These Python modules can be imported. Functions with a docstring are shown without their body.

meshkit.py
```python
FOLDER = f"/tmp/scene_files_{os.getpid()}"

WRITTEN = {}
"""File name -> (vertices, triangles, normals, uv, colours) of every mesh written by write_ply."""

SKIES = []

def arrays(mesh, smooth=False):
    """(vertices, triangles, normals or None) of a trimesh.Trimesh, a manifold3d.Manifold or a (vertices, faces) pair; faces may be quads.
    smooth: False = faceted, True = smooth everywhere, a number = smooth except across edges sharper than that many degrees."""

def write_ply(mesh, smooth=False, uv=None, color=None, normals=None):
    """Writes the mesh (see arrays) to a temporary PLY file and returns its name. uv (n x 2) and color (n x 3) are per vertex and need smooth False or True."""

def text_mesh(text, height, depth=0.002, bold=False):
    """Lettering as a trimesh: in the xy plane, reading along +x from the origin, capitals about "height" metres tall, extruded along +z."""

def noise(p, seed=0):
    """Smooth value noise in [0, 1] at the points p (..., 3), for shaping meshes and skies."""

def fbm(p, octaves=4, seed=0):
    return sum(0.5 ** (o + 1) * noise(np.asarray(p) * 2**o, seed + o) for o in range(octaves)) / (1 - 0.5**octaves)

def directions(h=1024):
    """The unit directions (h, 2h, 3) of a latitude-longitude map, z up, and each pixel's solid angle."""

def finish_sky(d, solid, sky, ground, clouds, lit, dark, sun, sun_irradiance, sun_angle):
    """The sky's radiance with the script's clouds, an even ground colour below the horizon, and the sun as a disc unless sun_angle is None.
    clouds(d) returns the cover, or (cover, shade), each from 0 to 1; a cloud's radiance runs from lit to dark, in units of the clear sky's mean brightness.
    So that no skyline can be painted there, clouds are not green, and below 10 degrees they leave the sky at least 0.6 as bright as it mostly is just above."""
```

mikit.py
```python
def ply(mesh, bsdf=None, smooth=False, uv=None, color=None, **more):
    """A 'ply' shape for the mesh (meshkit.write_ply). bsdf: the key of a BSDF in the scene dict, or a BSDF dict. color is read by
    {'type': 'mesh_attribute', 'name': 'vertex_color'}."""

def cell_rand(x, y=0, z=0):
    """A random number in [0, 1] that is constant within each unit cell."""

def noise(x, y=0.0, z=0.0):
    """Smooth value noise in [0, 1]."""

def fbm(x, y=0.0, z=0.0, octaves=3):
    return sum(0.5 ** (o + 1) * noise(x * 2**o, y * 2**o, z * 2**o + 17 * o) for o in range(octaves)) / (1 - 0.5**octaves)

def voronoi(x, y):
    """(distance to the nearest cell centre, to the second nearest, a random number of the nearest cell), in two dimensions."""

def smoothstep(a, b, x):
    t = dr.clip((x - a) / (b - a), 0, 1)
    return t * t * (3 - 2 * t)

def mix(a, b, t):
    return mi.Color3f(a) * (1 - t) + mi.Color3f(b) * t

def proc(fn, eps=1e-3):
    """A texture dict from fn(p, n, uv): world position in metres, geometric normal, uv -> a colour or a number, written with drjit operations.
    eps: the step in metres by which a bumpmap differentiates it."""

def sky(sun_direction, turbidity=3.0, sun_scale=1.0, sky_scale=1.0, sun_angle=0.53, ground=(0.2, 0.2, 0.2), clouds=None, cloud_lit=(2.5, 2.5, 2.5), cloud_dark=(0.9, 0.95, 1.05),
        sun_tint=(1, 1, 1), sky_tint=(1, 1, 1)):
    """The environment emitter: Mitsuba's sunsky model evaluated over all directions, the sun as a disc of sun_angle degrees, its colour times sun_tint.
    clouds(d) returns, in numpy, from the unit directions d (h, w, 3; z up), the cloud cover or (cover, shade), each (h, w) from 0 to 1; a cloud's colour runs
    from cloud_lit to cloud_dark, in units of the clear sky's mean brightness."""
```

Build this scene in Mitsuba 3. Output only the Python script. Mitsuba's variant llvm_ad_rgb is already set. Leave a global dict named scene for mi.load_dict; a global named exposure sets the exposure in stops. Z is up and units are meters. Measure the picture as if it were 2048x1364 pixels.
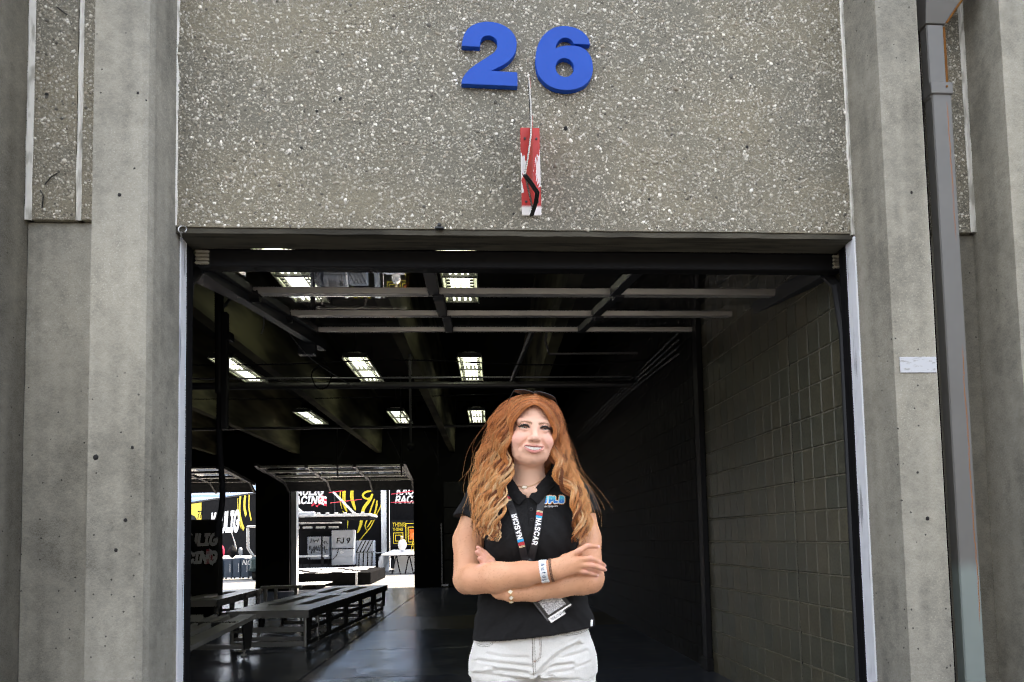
import math, random, os
import numpy as np, trimesh, shapely, mitsuba as mi, drjit as dr, mikit, meshkit
import manifold3d as m3, shapely.affinity
from shapely.geometry import Polygon, LineString, Point, box as sbox
from shapely.ops import unary_union
from mikit import noise, fbm, voronoi, cell_rand, smoothstep, mix
T = mi.ScalarTransform4f
PI = math.pi
scene, labels = {}, {}

# ---------------------------------------------------------------- camera, sky, exposure
RIGHT = np.array([0.9975, -0.0680, -0.0199]); DOWN = np.array([-0.0157, 0.0623, -0.9979]); FWD = np.array([0.0691, 0.9957, 0.0611])
FWD = FWD / np.linalg.norm(FWD); RIGHT = RIGHT - FWD * (RIGHT @ FWD); RIGHT = RIGHT / np.linalg.norm(RIGHT); DOWN = np.cross(FWD, RIGHT)
CAM = np.array([0, 0, 1.25])
_m = np.eye(4); _m[:3, 0] = -RIGHT; _m[:3, 1] = -DOWN; _m[:3, 2] = FWD; _m[:3, 3] = CAM
scene['camera'] = dict(type='perspective', fov=71.47, fov_axis='x', near_clip=0.05, far_clip=2000.0, to_world=T(_m.tolist()),
                       principal_point_offset_x=-0.0039, principal_point_offset_y=-0.2258)
# the sun stands behind the building, so that its front lies in open shade and the lot behind it in sunlight
scene['sky_light'] = mikit.sky((0.45, 0.42, 0.8), turbidity=4, sky_scale=1.0, sun_scale=0.8, sun_angle=1.0,
                               clouds=lambda d: (np.clip(meshkit.fbm(d * [3.0, 3.0, 5.0], 4, 3) * 2.6 - 0.55, 0, 0.92), 0.25 + 0 * d[..., 0]),
                               cloud_lit=(2.0, 2.0, 2.0), cloud_dark=(1.0, 1.02, 1.05))
exposure = 4.05

# ---------------------------------------------------------------- helpers
def numbered(k):
    if k not in scene and k not in labels: return k
    i = 1
    while f'{k}_{i:03d}' in scene or f'{k}_{i:03d}' in labels: i += 1
    return f'{k}_{i:03d}'
def thing(name, label, cat, group=None):
    k = numbered(name); labels[k] = {'label': label, 'category': cat}
    if group: labels[k]['group'] = group
    return k
def obj(name, mesh, mat, parent=None, label=None, smooth=False, kind=None, **kw):
    k = numbered(parent + '__' + name if parent else name)
    scene[k] = mesh if isinstance(mesh, dict) else mikit.ply(mesh, mat, smooth=smooth, **kw)
    e = {}
    if label: e['label'] = label
    if kind: e['kind'] = kind
    if e: labels[k] = e
    return k
def tag(k, label, cat, group=None):
    labels[k] = {**labels.get(k, {}), 'label': label, 'category': cat}
    if group: labels[k]['group'] = group
    return k
def A(*a): return np.array(a, float)
def box(x0, x1, y0, y1, z0, z1):
    m = trimesh.creation.box((x1 - x0, y1 - y0, z1 - z0)); m.apply_translation(((x0 + x1) / 2, (y0 + y1) / 2, (z0 + z1) / 2)); return m
def cbox(x0, x1, y0, y1, z0, z1, c=0.004):
    """box with chamfered edges"""
    h = A(x1 - x0, y1 - y0, z1 - z0) / 2; o = A(x0 + x1, y0 + y1, z0 + z1) / 2; c = min(c, h.min() * 0.9)
    pts = [A(sx * (h[0] - (0 if k == 0 else c)), sy * (h[1] - (0 if k == 1 else c)), sz * (h[2] - (0 if k == 2 else c))) for sx in (-1, 1) for sy in (-1, 1) for sz in (-1, 1) for k in range(3)]
    m = m3.Manifold.hull_points(np.array(pts)).to_mesh()
    return trimesh.Trimesh(m.vert_properties[:, :3] + o, m.tri_verts, process=False)
def cat(ms): return trimesh.util.concatenate([m for m in ms])
def frame(d):
    d = A(*d) / np.linalg.norm(d); a = A(0, 0, 1) if abs(d[2]) < 0.9 else A(1, 0, 0)
    x = np.cross(a, d); x /= np.linalg.norm(x); return x, np.cross(d, x), d
def bar(p, q, w, h, c=0.003, up=(0, 0, 1)):
    """square bar from p to q, w across and h along 'up'"""
    p, q = A(*p), A(*q); d = q - p; L = np.linalg.norm(d); d /= L; u = A(*up)
    x = np.cross(d, u)
    if np.linalg.norm(x) < 1e-6: x = np.cross(d, A(0, 1, 0))
    x /= np.linalg.norm(x); z = np.cross(x, d)
    m = cbox(-w / 2, w / 2, 0, L, -h / 2, h / 2, c); M = np.eye(4); M[:3, 0], M[:3, 1], M[:3, 2], M[:3, 3] = x, d, z, p
    m.apply_transform(M); return m
def tube(pts, r, n=8, cap=True):
    """tube along the points; r a number or one per point"""
    P = np.array(pts, float); k = len(P); R = np.broadcast_to(np.array(r, float), (k,))
    t = np.gradient(P, axis=0); t /= np.linalg.norm(t, axis=1, keepdims=True)
    x = frame(t[0])[0]; V = []; ang = np.arange(n) * 2 * PI / n
    for i in range(k):
        x = x - t[i] * (x @ t[i]); x /= np.linalg.norm(x); y = np.cross(t[i], x)
        V.append(P[i] + R[i] * (np.cos(ang)[:, None] * x + np.sin(ang)[:, None] * y))
    V = np.vstack(V); F = []
    for i in range(k - 1):
        a = i * n + np.arange(n); b = i * n + (np.arange(n) + 1) % n
        F += [np.stack([a, b, b + n], 1), np.stack([a, b + n, a + n], 1)]
    if cap:
        V = np.vstack([V, P[0], P[-1]]); a = np.arange(n); b = (a + 1) % n
        F += [np.stack([b, a, a * 0 + k * n], 1), np.stack([(k - 1) * n + a, (k - 1) * n + b, a * 0 + k * n + 1], 1)]
    return trimesh.Trimesh(V, np.vstack(F), process=False)
def spline(pts, n=24, closed=False):
    from scipy.interpolate import CubicSpline
    P = np.array(pts, float)
    if closed: P = np.vstack([P, P[:1]])
    s = np.r_[0, np.cumsum(np.maximum(np.linalg.norm(np.diff(P, axis=0), axis=1), 1e-9))]
    return CubicSpline(s, P, bc_type='periodic' if closed else 'natural')(np.linspace(0, s[-1], n))
def extrude(poly, d):
    """shapely shape extruded along +z"""
    gs = getattr(poly, 'geoms', [poly])
    return cat([trimesh.creation.extrude_polygon(g, d, engine='earcut') for g in gs if g.area > 1e-9])
def extrude_bev(poly, d, b):
    """as extrude, with its +z edge bevelled by b"""
    gs = [g for g in getattr(poly, 'geoms', [poly]) if g.area > 1e-9]; out = []
    for g in gs:
        cs = m3.CrossSection([np.array(r.coords)[:-1] for r in [g.exterior, *g.interiors]], m3.FillRule.EvenOdd)
        lo = m3.Manifold.extrude(cs, d - b); parts = [lo]
        for k in range(3):
            a = (k + 1) / 3; o = b * (1 - math.cos(a * PI / 2)); parts.append(m3.Manifold.extrude(cs.offset(-o, m3.JoinType.Round), b / 3 + 1e-5).translate((0, 0, d - b + b * k / 3)))
        m = m3.Manifold.batch_boolean(parts, m3.OpType.Add).to_mesh(); out.append(trimesh.Trimesh(m.vert_properties[:, :3], m.tri_verts, process=False))
    return cat(out)
def put(m, o, ex, ey=None, ez=None):
    """places a mesh drawn in xy/z with its axes along ex, ey, ez at o"""
    ex = A(*ex); ey = A(*ey); ez = np.cross(ex, ey) if ez is None else A(*ez)
    M = np.eye(4); M[:3, 0], M[:3, 1], M[:3, 2], M[:3, 3] = ex, ey, ez, o
    m = m.copy(); m.apply_transform(M); return m
def text(s, h, d=0.002, bold=True, slant=0.0, heavy=0.0, xs=1.0):
    m = meshkit.text_mesh(s, h, d, bold)
    v = m.vertices.copy(); v[:, 0] = (v[:, 0] + slant * v[:, 1]) * xs
    m.vertices = v; return m
def heavy(s, h, grow, d=0.0008, slant=0.0, xs=1.0):
    m = meshkit.text_mesh(s, h, 1.0, True); f = m.faces[m.face_normals[:, 2] < -0.5]; tri = m.vertices[f][:, :, :2]; pg = unary_union([Polygon(t) for t in tri if abs(np.cross(t[1] - t[0], t[2] - t[0])) > 1e-14]).buffer(grow, join_style=2)
    return extrude(shapely.affinity.affine_transform(pg, [xs, slant * xs, 0, 1, 0, 0]), d)
def ref(k): return {'type': 'ref', 'id': k}
def rgb(*c): return {'type': 'rgb', 'value': list(c)}
def pbsdf(c, rough=0.5, spec=0.5, metallic=0.0, **k):
    c = rgb(*c) if isinstance(c, (tuple, list)) else c
    return {'type': 'twosided', 'b': dict(type='principled', base_color=c, roughness=rough, specular=spec, metallic=metallic, **k)}
def M(k, *a, **kw): scene[k] = pbsdf(*a, **kw); return k
def bump(b, fn, scale, eps=1e-3):
    inner = b['b'] if b['type'] == 'twosided' else b
    return {'type': 'twosided', 'b': {'type': 'bumpmap', 't': mikit.proc(fn, eps), 'scale': scale, 'b': inner}}
VCOL = {'type': 'mesh_attribute', 'name': 'vertex_color'}
rng = np.random.default_rng(26)
# ---------------------------------------------------------------- materials of the building
def _conc(base, tint, seed):
    def fn(p, n, uv):
        h = p.x + p.y * 1.013
        a = fbm(h * 2.6 + seed, p.z * 1.3, seed, 4)
        s = fbm(h * 16 + seed, p.z * 0.7, seed, 3)                          # vertical run-off streaks
        m = smoothstep(0.50, 0.66, fbm(h * 5.5 + 3 * seed, p.z * 3.2, 4.0, 4))   # blotches left by the formwork
        g = noise(p.x * 260 + seed, p.y * 260, p.z * 260)
        d1, _, r1 = voronoi(h * 85 + seed + 0.8 * noise(h * 40, p.z * 40), p.z * 85)                          # fine light aggregate
        spot = smoothstep(0.36, 0.20, d1) * smoothstep(0.45, 0.95, r1) * smoothstep(0.44, 0.66, fbm(h * 3 + 9, p.z * 2, seed, 3)) * (0.3 + 0.7 * noise(h * 30, p.z * 30, seed))
        d2, _, r2 = voronoi(h * 11 + seed * 3, p.z * 11)                      # air holes
        r2b = fbm(h * 1.7 + seed, p.z * 1.2, 7.0, 2)
        pit = smoothstep(0.050, 0.028, d2 / (0.3 + r2)) * smoothstep(0.62, 0.66, r2) * smoothstep(0.42, 0.56, r2b)
        v = 0.60 + 0.50 * a + 0.34 * (s - 0.5) + 0.26 * (g - 0.5) + 0.20 * (noise(p.x * 120 + seed, p.y * 120, p.z * 120) - 0.5) - 0.12 * m + 0.30 * spot + 0.30 * (fbm(h * 24, p.z * 24, seed, 3) - 0.5)
        return mix(base, tint, smoothstep(0.35, 0.7, fbm(h * 0.9 + 4 + seed, p.z * 0.5, 1.0, 3))) * v * (1 - 0.8 * pit)
    return fn
def _conc_h(p, n, uv): return 0.6 * fbm(p.x * 60, p.y * 60, p.z * 60, 3) + 0.4 * fbm(p.x * 9, p.y * 9, p.z * 9, 2)
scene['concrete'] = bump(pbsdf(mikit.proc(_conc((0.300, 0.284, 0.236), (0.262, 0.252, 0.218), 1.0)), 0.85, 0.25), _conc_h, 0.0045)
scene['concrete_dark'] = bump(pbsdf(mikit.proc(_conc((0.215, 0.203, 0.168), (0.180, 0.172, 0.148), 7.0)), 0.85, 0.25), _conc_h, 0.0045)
def _matrix(p, n, uv):
    a = fbm(p.x * 2 + 3, p.y * 2, p.z * 2, 3); g = noise(p.x * 240, p.y * 240, p.z * 240); g2 = noise(p.x * 120 + 5, p.y * 120, p.z * 120)
    c = mix((0.200, 0.182, 0.138), (0.165, 0.156, 0.128), smoothstep(0.35, 0.65, a))
    return c * (0.45 + 0.75 * g + 0.35 * g2)
scene['aggregate_matrix'] = bump(pbsdf(mikit.proc(_matrix), 0.9, 0.2), lambda p, n, uv: noise(p.x * 240, p.y * 240, p.z * 240), 0.003)
scene['aggregate_stone'] = pbsdf(VCOL, 0.7, 0.35)
def _caulk(p, n, uv):
    return mix((0.62, 0.61, 0.57), (0.36, 0.35, 0.31), smoothstep(0.5, 0.72, fbm(p.x * 40, p.y * 40, p.z * 9, 3)))
scene['caulk'] = bump(pbsdf(mikit.proc(_caulk), 0.8, 0.3), lambda p, n, uv: fbm(p.x * 60, p.y * 60, p.z * 25, 3), 0.012)
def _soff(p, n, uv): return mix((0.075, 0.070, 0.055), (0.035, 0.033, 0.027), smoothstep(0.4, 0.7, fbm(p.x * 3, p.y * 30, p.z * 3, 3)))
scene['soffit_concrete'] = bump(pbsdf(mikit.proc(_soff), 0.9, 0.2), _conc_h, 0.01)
def _jamb(p, n, uv):
    s = smoothstep(0.62, 0.75, fbm(p.x * 20 + p.y * 20, p.y * 20, p.z * 2.2, 4))
    return mix((0.66, 0.68, 0.73), (0.30, 0.31, 0.34), s)
scene['white_jamb_paint'] = pbsdf(mikit.proc(_jamb), 0.45, 0.5)
M('black_rubber', (0.006, 0.006, 0.007), 0.8, 0.1)
M('black_paint', (0.008, 0.008, 0.009), 0.5, 0.2)
def _gal(p, n, uv): return mix((0.30, 0.30, 0.31), (0.20, 0.20, 0.21), fbm(p.x * 7, p.y * 7, p.z * 7, 3))
scene['galvanised'] = pbsdf(mikit.proc(_gal), 0.38, 0.5, 0.75)
M('dark_steel', (0.045, 0.046, 0.05), 0.42, 0.5, 0.6)
M('pipe_steel', (0.07, 0.07, 0.072), 0.4, 0.5, 0.5)
M('bright_steel', (0.6, 0.6, 0.62), 0.3, 0.5, 0.9)
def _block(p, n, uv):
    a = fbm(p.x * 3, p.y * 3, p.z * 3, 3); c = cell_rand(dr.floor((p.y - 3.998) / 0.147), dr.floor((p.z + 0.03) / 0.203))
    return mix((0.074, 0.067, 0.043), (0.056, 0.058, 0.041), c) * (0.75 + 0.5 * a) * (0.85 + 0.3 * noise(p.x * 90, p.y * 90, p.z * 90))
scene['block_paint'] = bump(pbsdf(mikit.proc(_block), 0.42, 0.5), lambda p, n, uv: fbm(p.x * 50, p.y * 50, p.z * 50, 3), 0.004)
M('mortar', (0.16, 0.15, 0.115), 0.85)
def _tee(p, n, uv):
    a = fbm(p.x * 2, p.y * 0.9, p.z * 4, 4)
    return mix((0.105, 0.10, 0.058), (0.030, 0.029, 0.021), smoothstep(0.3, 0.75, a))
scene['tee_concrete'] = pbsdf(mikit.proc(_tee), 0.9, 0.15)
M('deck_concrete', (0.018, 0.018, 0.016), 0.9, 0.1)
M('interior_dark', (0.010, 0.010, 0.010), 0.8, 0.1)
def _floor(p, n, uv):
    a = fbm(p.x * 1.4, p.y * 1.4, 0.0, 4); s = smoothstep(0.60, 0.75, fbm(p.x * 5 + 8, p.y * 11, 2.0, 4))
    return mix((0.013, 0.017, 0.030), (0.030, 0.034, 0.042), a) * (1 - 0.4 * s) + mi.Color3f(0.03, 0.03, 0.03) * s * 0.5
scene['floor_paint'] = bump(pbsdf(mikit.proc(_floor), mikit.proc(lambda p, n, uv: 0.08 + 0.22 * fbm(p.x * 6, p.y * 6, 1.0, 4) + 0.05 * noise(p.x * 70, p.y * 70)), 0.8),
                            lambda p, n, uv: fbm(p.x * 35, p.y * 35, 0.0, 3) + 0.35 * noise(p.x * 120, p.y * 120), 0.0008)
def _floor2(p, n, uv): return mix((0.040, 0.033, 0.016), (0.022, 0.020, 0.014), fbm(p.x * 1.4, p.y * 1.4, 0.0, 4))
scene['floor_ochre_reflection'] = bump(pbsdf(mikit.proc(_floor2), 0.3, 0.5), lambda p, n, uv: fbm(p.x * 35, p.y * 35, 0.0, 3), 0.0008)  # reflection of the ochre wall, put into the slab colour
M('floor_joint', (0.006, 0.006, 0.007), 0.9)
def _ground(p, n, uv):
    a = fbm(p.x * 0.5, p.y * 0.5, 0.0, 4); g = noise(p.x * 60, p.y * 60)
    seam = smoothstep(0.985, 0.995, dr.abs(dr.cos(p.y * PI / 4.5)))
    return mix((0.19, 0.187, 0.183), (0.245, 0.241, 0.237), a) * (0.9 + 0.2 * g) * (1 - 0.35 * seam)
scene['ground_concrete'] = pbsdf(mikit.proc(_ground), 0.85, 0.3)

# ---------------------------------------------------------------- ground
g = trimesh.Trimesh([[-900, -900, -0.04], [900, -900, -0.04], [900, 900, -0.04], [-900, 900, -0.04]], [[0, 1, 2], [0, 2, 3]])
obj('ground', g, 'ground_concrete', kind='structure', label='pale concrete paddock ground around the garage')

def _asph(p, n, uv): return mix((0.085, 0.083, 0.080), (0.13, 0.127, 0.12), fbm(p.x * 1.1, p.y * 1.1, 0.0, 4)) * (0.8 + 0.4 * noise(p.x * 180, p.y * 180))
scene['asphalt'] = pbsdf(mikit.proc(_asph), 0.9, 0.2)
g = trimesh.Trimesh([[-80, -14, -0.036], [80, -14, -0.036], [80, 3.40, -0.036], [-80, 3.40, -0.036]], [[0, 1, 2], [0, 2, 3]])
obj('apron', g, 'asphalt', kind='structure', label='unseen dark asphalt apron in front of the garage, added to cut bounce light')  # unseen sheet, added to weaken light bouncing up from the ground
# garage floor: slabs between joints, laid two degrees askew like everything inside the garage
SK = 0.035
def skew(m, y0=3.65):
    m = m.copy(); v = m.vertices.copy(); v[:, 0] += SK * (v[:, 1] - y0); m.vertices = v; return m
fl = obj('garage_floor', box(-14, 2.3, 3.42, 19.45, -0.1, -0.012), 'floor_joint', kind='structure', label='dark blue painted garage floor with saw-cut joints')
xs = [-13.8, -10.6, -7.4, -4.35, -1.66, 1.0, 2.2]; ys = [3.43, 5.05, 6.72, 8.42, 10.15, 11.9, 13.6, 15.3, 17.2, 19.42]
for j in range(len(ys) - 1):
    for i in range(len(xs) - 1):
        b = cbox(xs[i] + 0.004, xs[i + 1] - 0.004, ys[j] + 0.004, ys[j + 1] - 0.004, -0.05, rng.uniform(-0.001, 0.001), 0.006)
        obj('slab', skew(b), 'floor_ochre_reflection' if (j == 4 and i > 2) else 'floor_paint', fl)

# ---------------------------------------------------------------- the building
XL, XR, YP, YF, ZL = -1.461, 2.13, 3.65, 3.355, 2.874          # opening sides, panel face, pilaster face, lintel
gb = thing('garage_building', 'grey concrete garage building with an open bay under pebbled panels', 'building')
def prism(poly, z0, z1):
    m = extrude(Polygon(poly), z1 - z0); m.apply_translation((0, 0, z0)); return m
def rough_edges(m, amp, seed, L=0.10):
    """splits long edges and roughens them so that cast edges are not ruler-straight"""
    v, f = trimesh.remesh.subdivide_to_size(m.vertices, m.faces, L, max_iter=14); m = trimesh.Trimesh(v, f); m.merge_vertices()
    d = np.stack([meshkit.fbm(m.vertices * 9 + k * 31, 3, seed) for k in range(3)], 1) - 0.5
    m.vertices = m.vertices + d * 2 * amp; return m
# pilasters (plan outlines): flat face, chamfered inner arris, reveal
PTOP = 5.9
p1 = rough_edges(prism([(-1.722, YF), (-1.500, YF), (-1.476, YF + 0.012), (-1.463, YF + 0.05), (-1.461, 3.70), (-1.461, 3.87), (-1.722, 3.87)][::1], -0.04, PTOP), 0.0014, 1)
p2 = rough_edges(prism([(2.131, YF), (2.352, YF), (2.352, 3.81), (2.131, 3.81)], -0.04, PTOP), 0.0014, 2)
p3 = rough_edges(prism([(-2.75, YF), (-2.205, YF), (-2.201, 3.98), (-2.75, 3.98)], -0.04, PTOP), 0.0014, 3)
p4 = rough_edges(prism([(2.80, YF), (3.35, YF), (3.35, 3.98), (2.86, 3.98)], -0.04, PTOP), 0.0014, 4)
obj('pilaster', p1, 'concrete', gb, smooth=18, label='concrete pilaster left of the open bay')
obj('pilaster', p2, 'concrete', gb, smooth=18, label='concrete pilaster right of the open bay with a white paint patch')
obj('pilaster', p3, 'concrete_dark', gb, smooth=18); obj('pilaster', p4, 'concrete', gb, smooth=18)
# recessed walls beside the bay, under the pebbled strips
def wall(name, x0, x1, y0, z0, z1, mat): return obj(name, rough_edges(box(x0, x1, y0, y0 + 0.25, z0, z1), 0.002, 5, 0.08), mat, gb, smooth=30)
wall('recess_wall', -2.198, -1.724, YP + 0.03, -0.04, 2.900, 'concrete')
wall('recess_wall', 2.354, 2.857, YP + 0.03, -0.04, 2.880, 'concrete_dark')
# pebbled panels
def panel(x0, x1, y0, z0, z1, name, seed, n, label=None, holes=()):
    k = obj(name, rough_edges(box(x0, x1, y0, y0 + 0.225, z0, z1), 0.003, seed, 0.10), 'aggregate_matrix', gb, smooth=30, label=label)
    r = np.random.default_rng(seed); zt = min(z1, 4.24)
    ico, octa = trimesh.creation.icosahedron(), trimesh.Trimesh([[1, 0, 0], [-1, 0, 0], [0, 1, 0], [0, -1, 0], [0, 0, 1], [0, 0, -1]], [[0, 2, 4], [2, 1, 4], [1, 3, 4], [3, 0, 4], [2, 0, 5], [1, 2, 5], [3, 1, 5], [0, 3, 5]])
    N = int(n * (x1 - x0) * (zt - z0)); nb = int(0.22 * N); out = []
    for base, N, med, sg in ((ico, nb, 0.0066, 0.28), (octa, N - nb, 0.0038, 0.30)):
        R = np.clip(r.lognormal(math.log(med), sg, N), 0.002, 0.0165)
        c = np.stack([r.uniform(x0 + 0.006, x1 - 0.006, N), np.full(N, y0), r.uniform(z0 + 0.004, zt, N)], 1)
        c[:, 1] += R * r.uniform(0.05, 0.32, N)
        Q = np.linalg.qr(r.normal(size=(N, 3, 3)))[0]
        S = R[:, None] * np.stack([r.uniform(0.75, 1.35, N), r.uniform(0.6, 1.0, N), r.uniform(0.7, 1.1, N)], 1); nv = len(base.vertices)
        V = base.vertices[None] * (1 + r.uniform(-0.16, 0.16, (N, nv, 1)))
        V = np.einsum('nij,nkj->nki', Q, V * S[:, None, :]); V[:, :, 1] *= 0.8; V += c[:, None, :]
        F = base.faces[None] + nv * np.arange(N)[:, None, None]
        u = r.random(N); w = r.random(N)[:, None]
        pal = np.where((u < 0.40)[:, None], A(0.305, 0.287, 0.238), np.where((u < 0.70)[:, None], A(0.46, 0.438, 0.385), np.where((u < 0.83)[:, None], A(0.68, 0.66, 0.61), np.where((u < 0.955)[:, None], A(0.31, 0.275, 0.22), A(0.09, 0.085, 0.072)))))
        out.append((V.reshape(-1, 3), F.reshape(-1, 3), np.repeat(pal * (0.78 + 0.44 * w) * (0.80 + 0.38 * meshkit.fbm(c * A(2.2, 1, 1.6) + seed, 4, seed))[:, None], nv, 0)))
    m = trimesh.Trimesh(np.vstack([o[0] for o in out]), np.vstack([out[0][1], out[1][1] + len(out[0][0])]), process=False)
    obj('pebbles', m, 'aggregate_stone', k, kind='stuff', color=np.vstack([o[2] for o in out]), smooth=True)
    return k
lp = panel(XL, XR, YP, ZL, 5.85, 'pebbled_panel', 21, 11800, 'wide pebbled lintel panel above the open bay')
panel(-2.165, -1.955, YP, 2.905, 5.85, 'pebbled_panel', 22, 11800, 'narrow pebbled strip between two caulk joints')
panel(-1.925, -1.724, YP, 2.905, 5.85, 'pebbled_panel', 23, 11800)
panel(2.354, 2.800, YP, 2.884, 5.85, 'pebbled_panel', 24, 11800, 'pebbled strip beside the downspout')
def caulk(x0, x1, z0, z1, y, seed, rag=0.006):
    zs = np.arange(z0, z1, 0.012); r = np.random.default_rng(seed); n = len(zs)
    w0 = x0 + rag * (meshkit.fbm(np.stack([zs * 7, zs * 0, zs * 0], 1), 4, seed) - 0.5) * 2; w1 = x1 + rag * (meshkit.fbm(np.stack([zs * 9, zs * 0 + 5, zs * 0], 1), 4, seed) - 0.5) * 2
    out = y - 0.004 - 0.006 * meshkit.fbm(np.stack([zs * 12, zs * 0 + 9, zs * 0], 1), 3, seed)
    pts = [np.stack([w0, np.full(n, y + 0.004), zs], 1), np.stack([w0 * 0.75 + w1 * 0.25, out, zs], 1), np.stack([w0 * 0.3 + w1 * 0.7, out + 0.002, zs], 1), np.stack([w1, np.full(n, y + 0.004), zs], 1)]
    V = np.vstack(pts); F = []
    for k in range(3):
        a = k * n + np.arange(n - 1); F += [np.stack([a, a + n, a + n + 1], 1), np.stack([a, a + n + 1, a + 1], 1)]
    return trimesh.Trimesh(V, np.vstack(F), process=False)
for x0, x1, z0, s in ((XL - 0.012, XL + 0.012, ZL + 0.005, 1), (XR - 0.022, XR + 0.014, ZL - 0.01, 2), (-2.205, -2.165, 2.90, 3), (-1.955, -1.925, 2.90, 4), (2.795, 2.842, 2.885, 5)):
    obj('caulk_joint', caulk(x0, x1, z0, 5.6, YP, s), 'caulk', gb, smooth=40, label='ragged white caulk joint' if s == 1 else None)
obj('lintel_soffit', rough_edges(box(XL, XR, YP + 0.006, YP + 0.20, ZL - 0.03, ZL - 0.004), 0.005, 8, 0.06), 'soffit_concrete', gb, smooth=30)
# door frame strips
obj('door_jamb', cbox(XL, XL + 0.006, 3.702, 3.785, -0.04, 2.855, 0.002), 'white_jamb_paint', gb, label='white painted steel jamb on the left')
obj('door_jamb', cbox(XR - 0.008, XR + 0.001, 3.640, 3.730, -0.04, 2.855, 0.002), 'white_jamb_paint', gb, label='white painted steel jamb on the right')
obj('weather_strip', cbox(XL + 0.001, XL + 0.012, 3.786, 3.86, -0.04, 2.84, 0.004), 'black_rubber', gb)
obj('weather_strip', cbox(XR - 0.012, XR + 0.0, 3.731, 3.80, -0.04, 2.84, 0.004), 'black_rubber', gb)
og = thing('added_garage', 'unseen long grey garage building added behind the photographer to block low sky', 'building')  # unseen building, added to block low frontal sky and raise contrast
obj('wall', box(-60, 60, -18.0, -14.0, -0.04, 5.4), 'concrete_dark', og)
for i in range(20): obj('door', cbox(-58 + i * 6, -53.6 + i * 6, -13.99, -13.93, -0.03, 3.0, 0.01), 'interior_dark', og)
# walls outside the frame: the neighbouring bays
for x0, x1 in ((-14.3, -2.75), (3.35, 12.0)):
    obj('front_wall', box(x0, x1, YP, YP + 0.25, -0.04, 5.85), 'concrete', gb)
obj('front_wall', box(XL, XR, YP + 0.226, YP + 0.30, ZL + 0.02, 5.85), 'interior_dark', gb)
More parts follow.
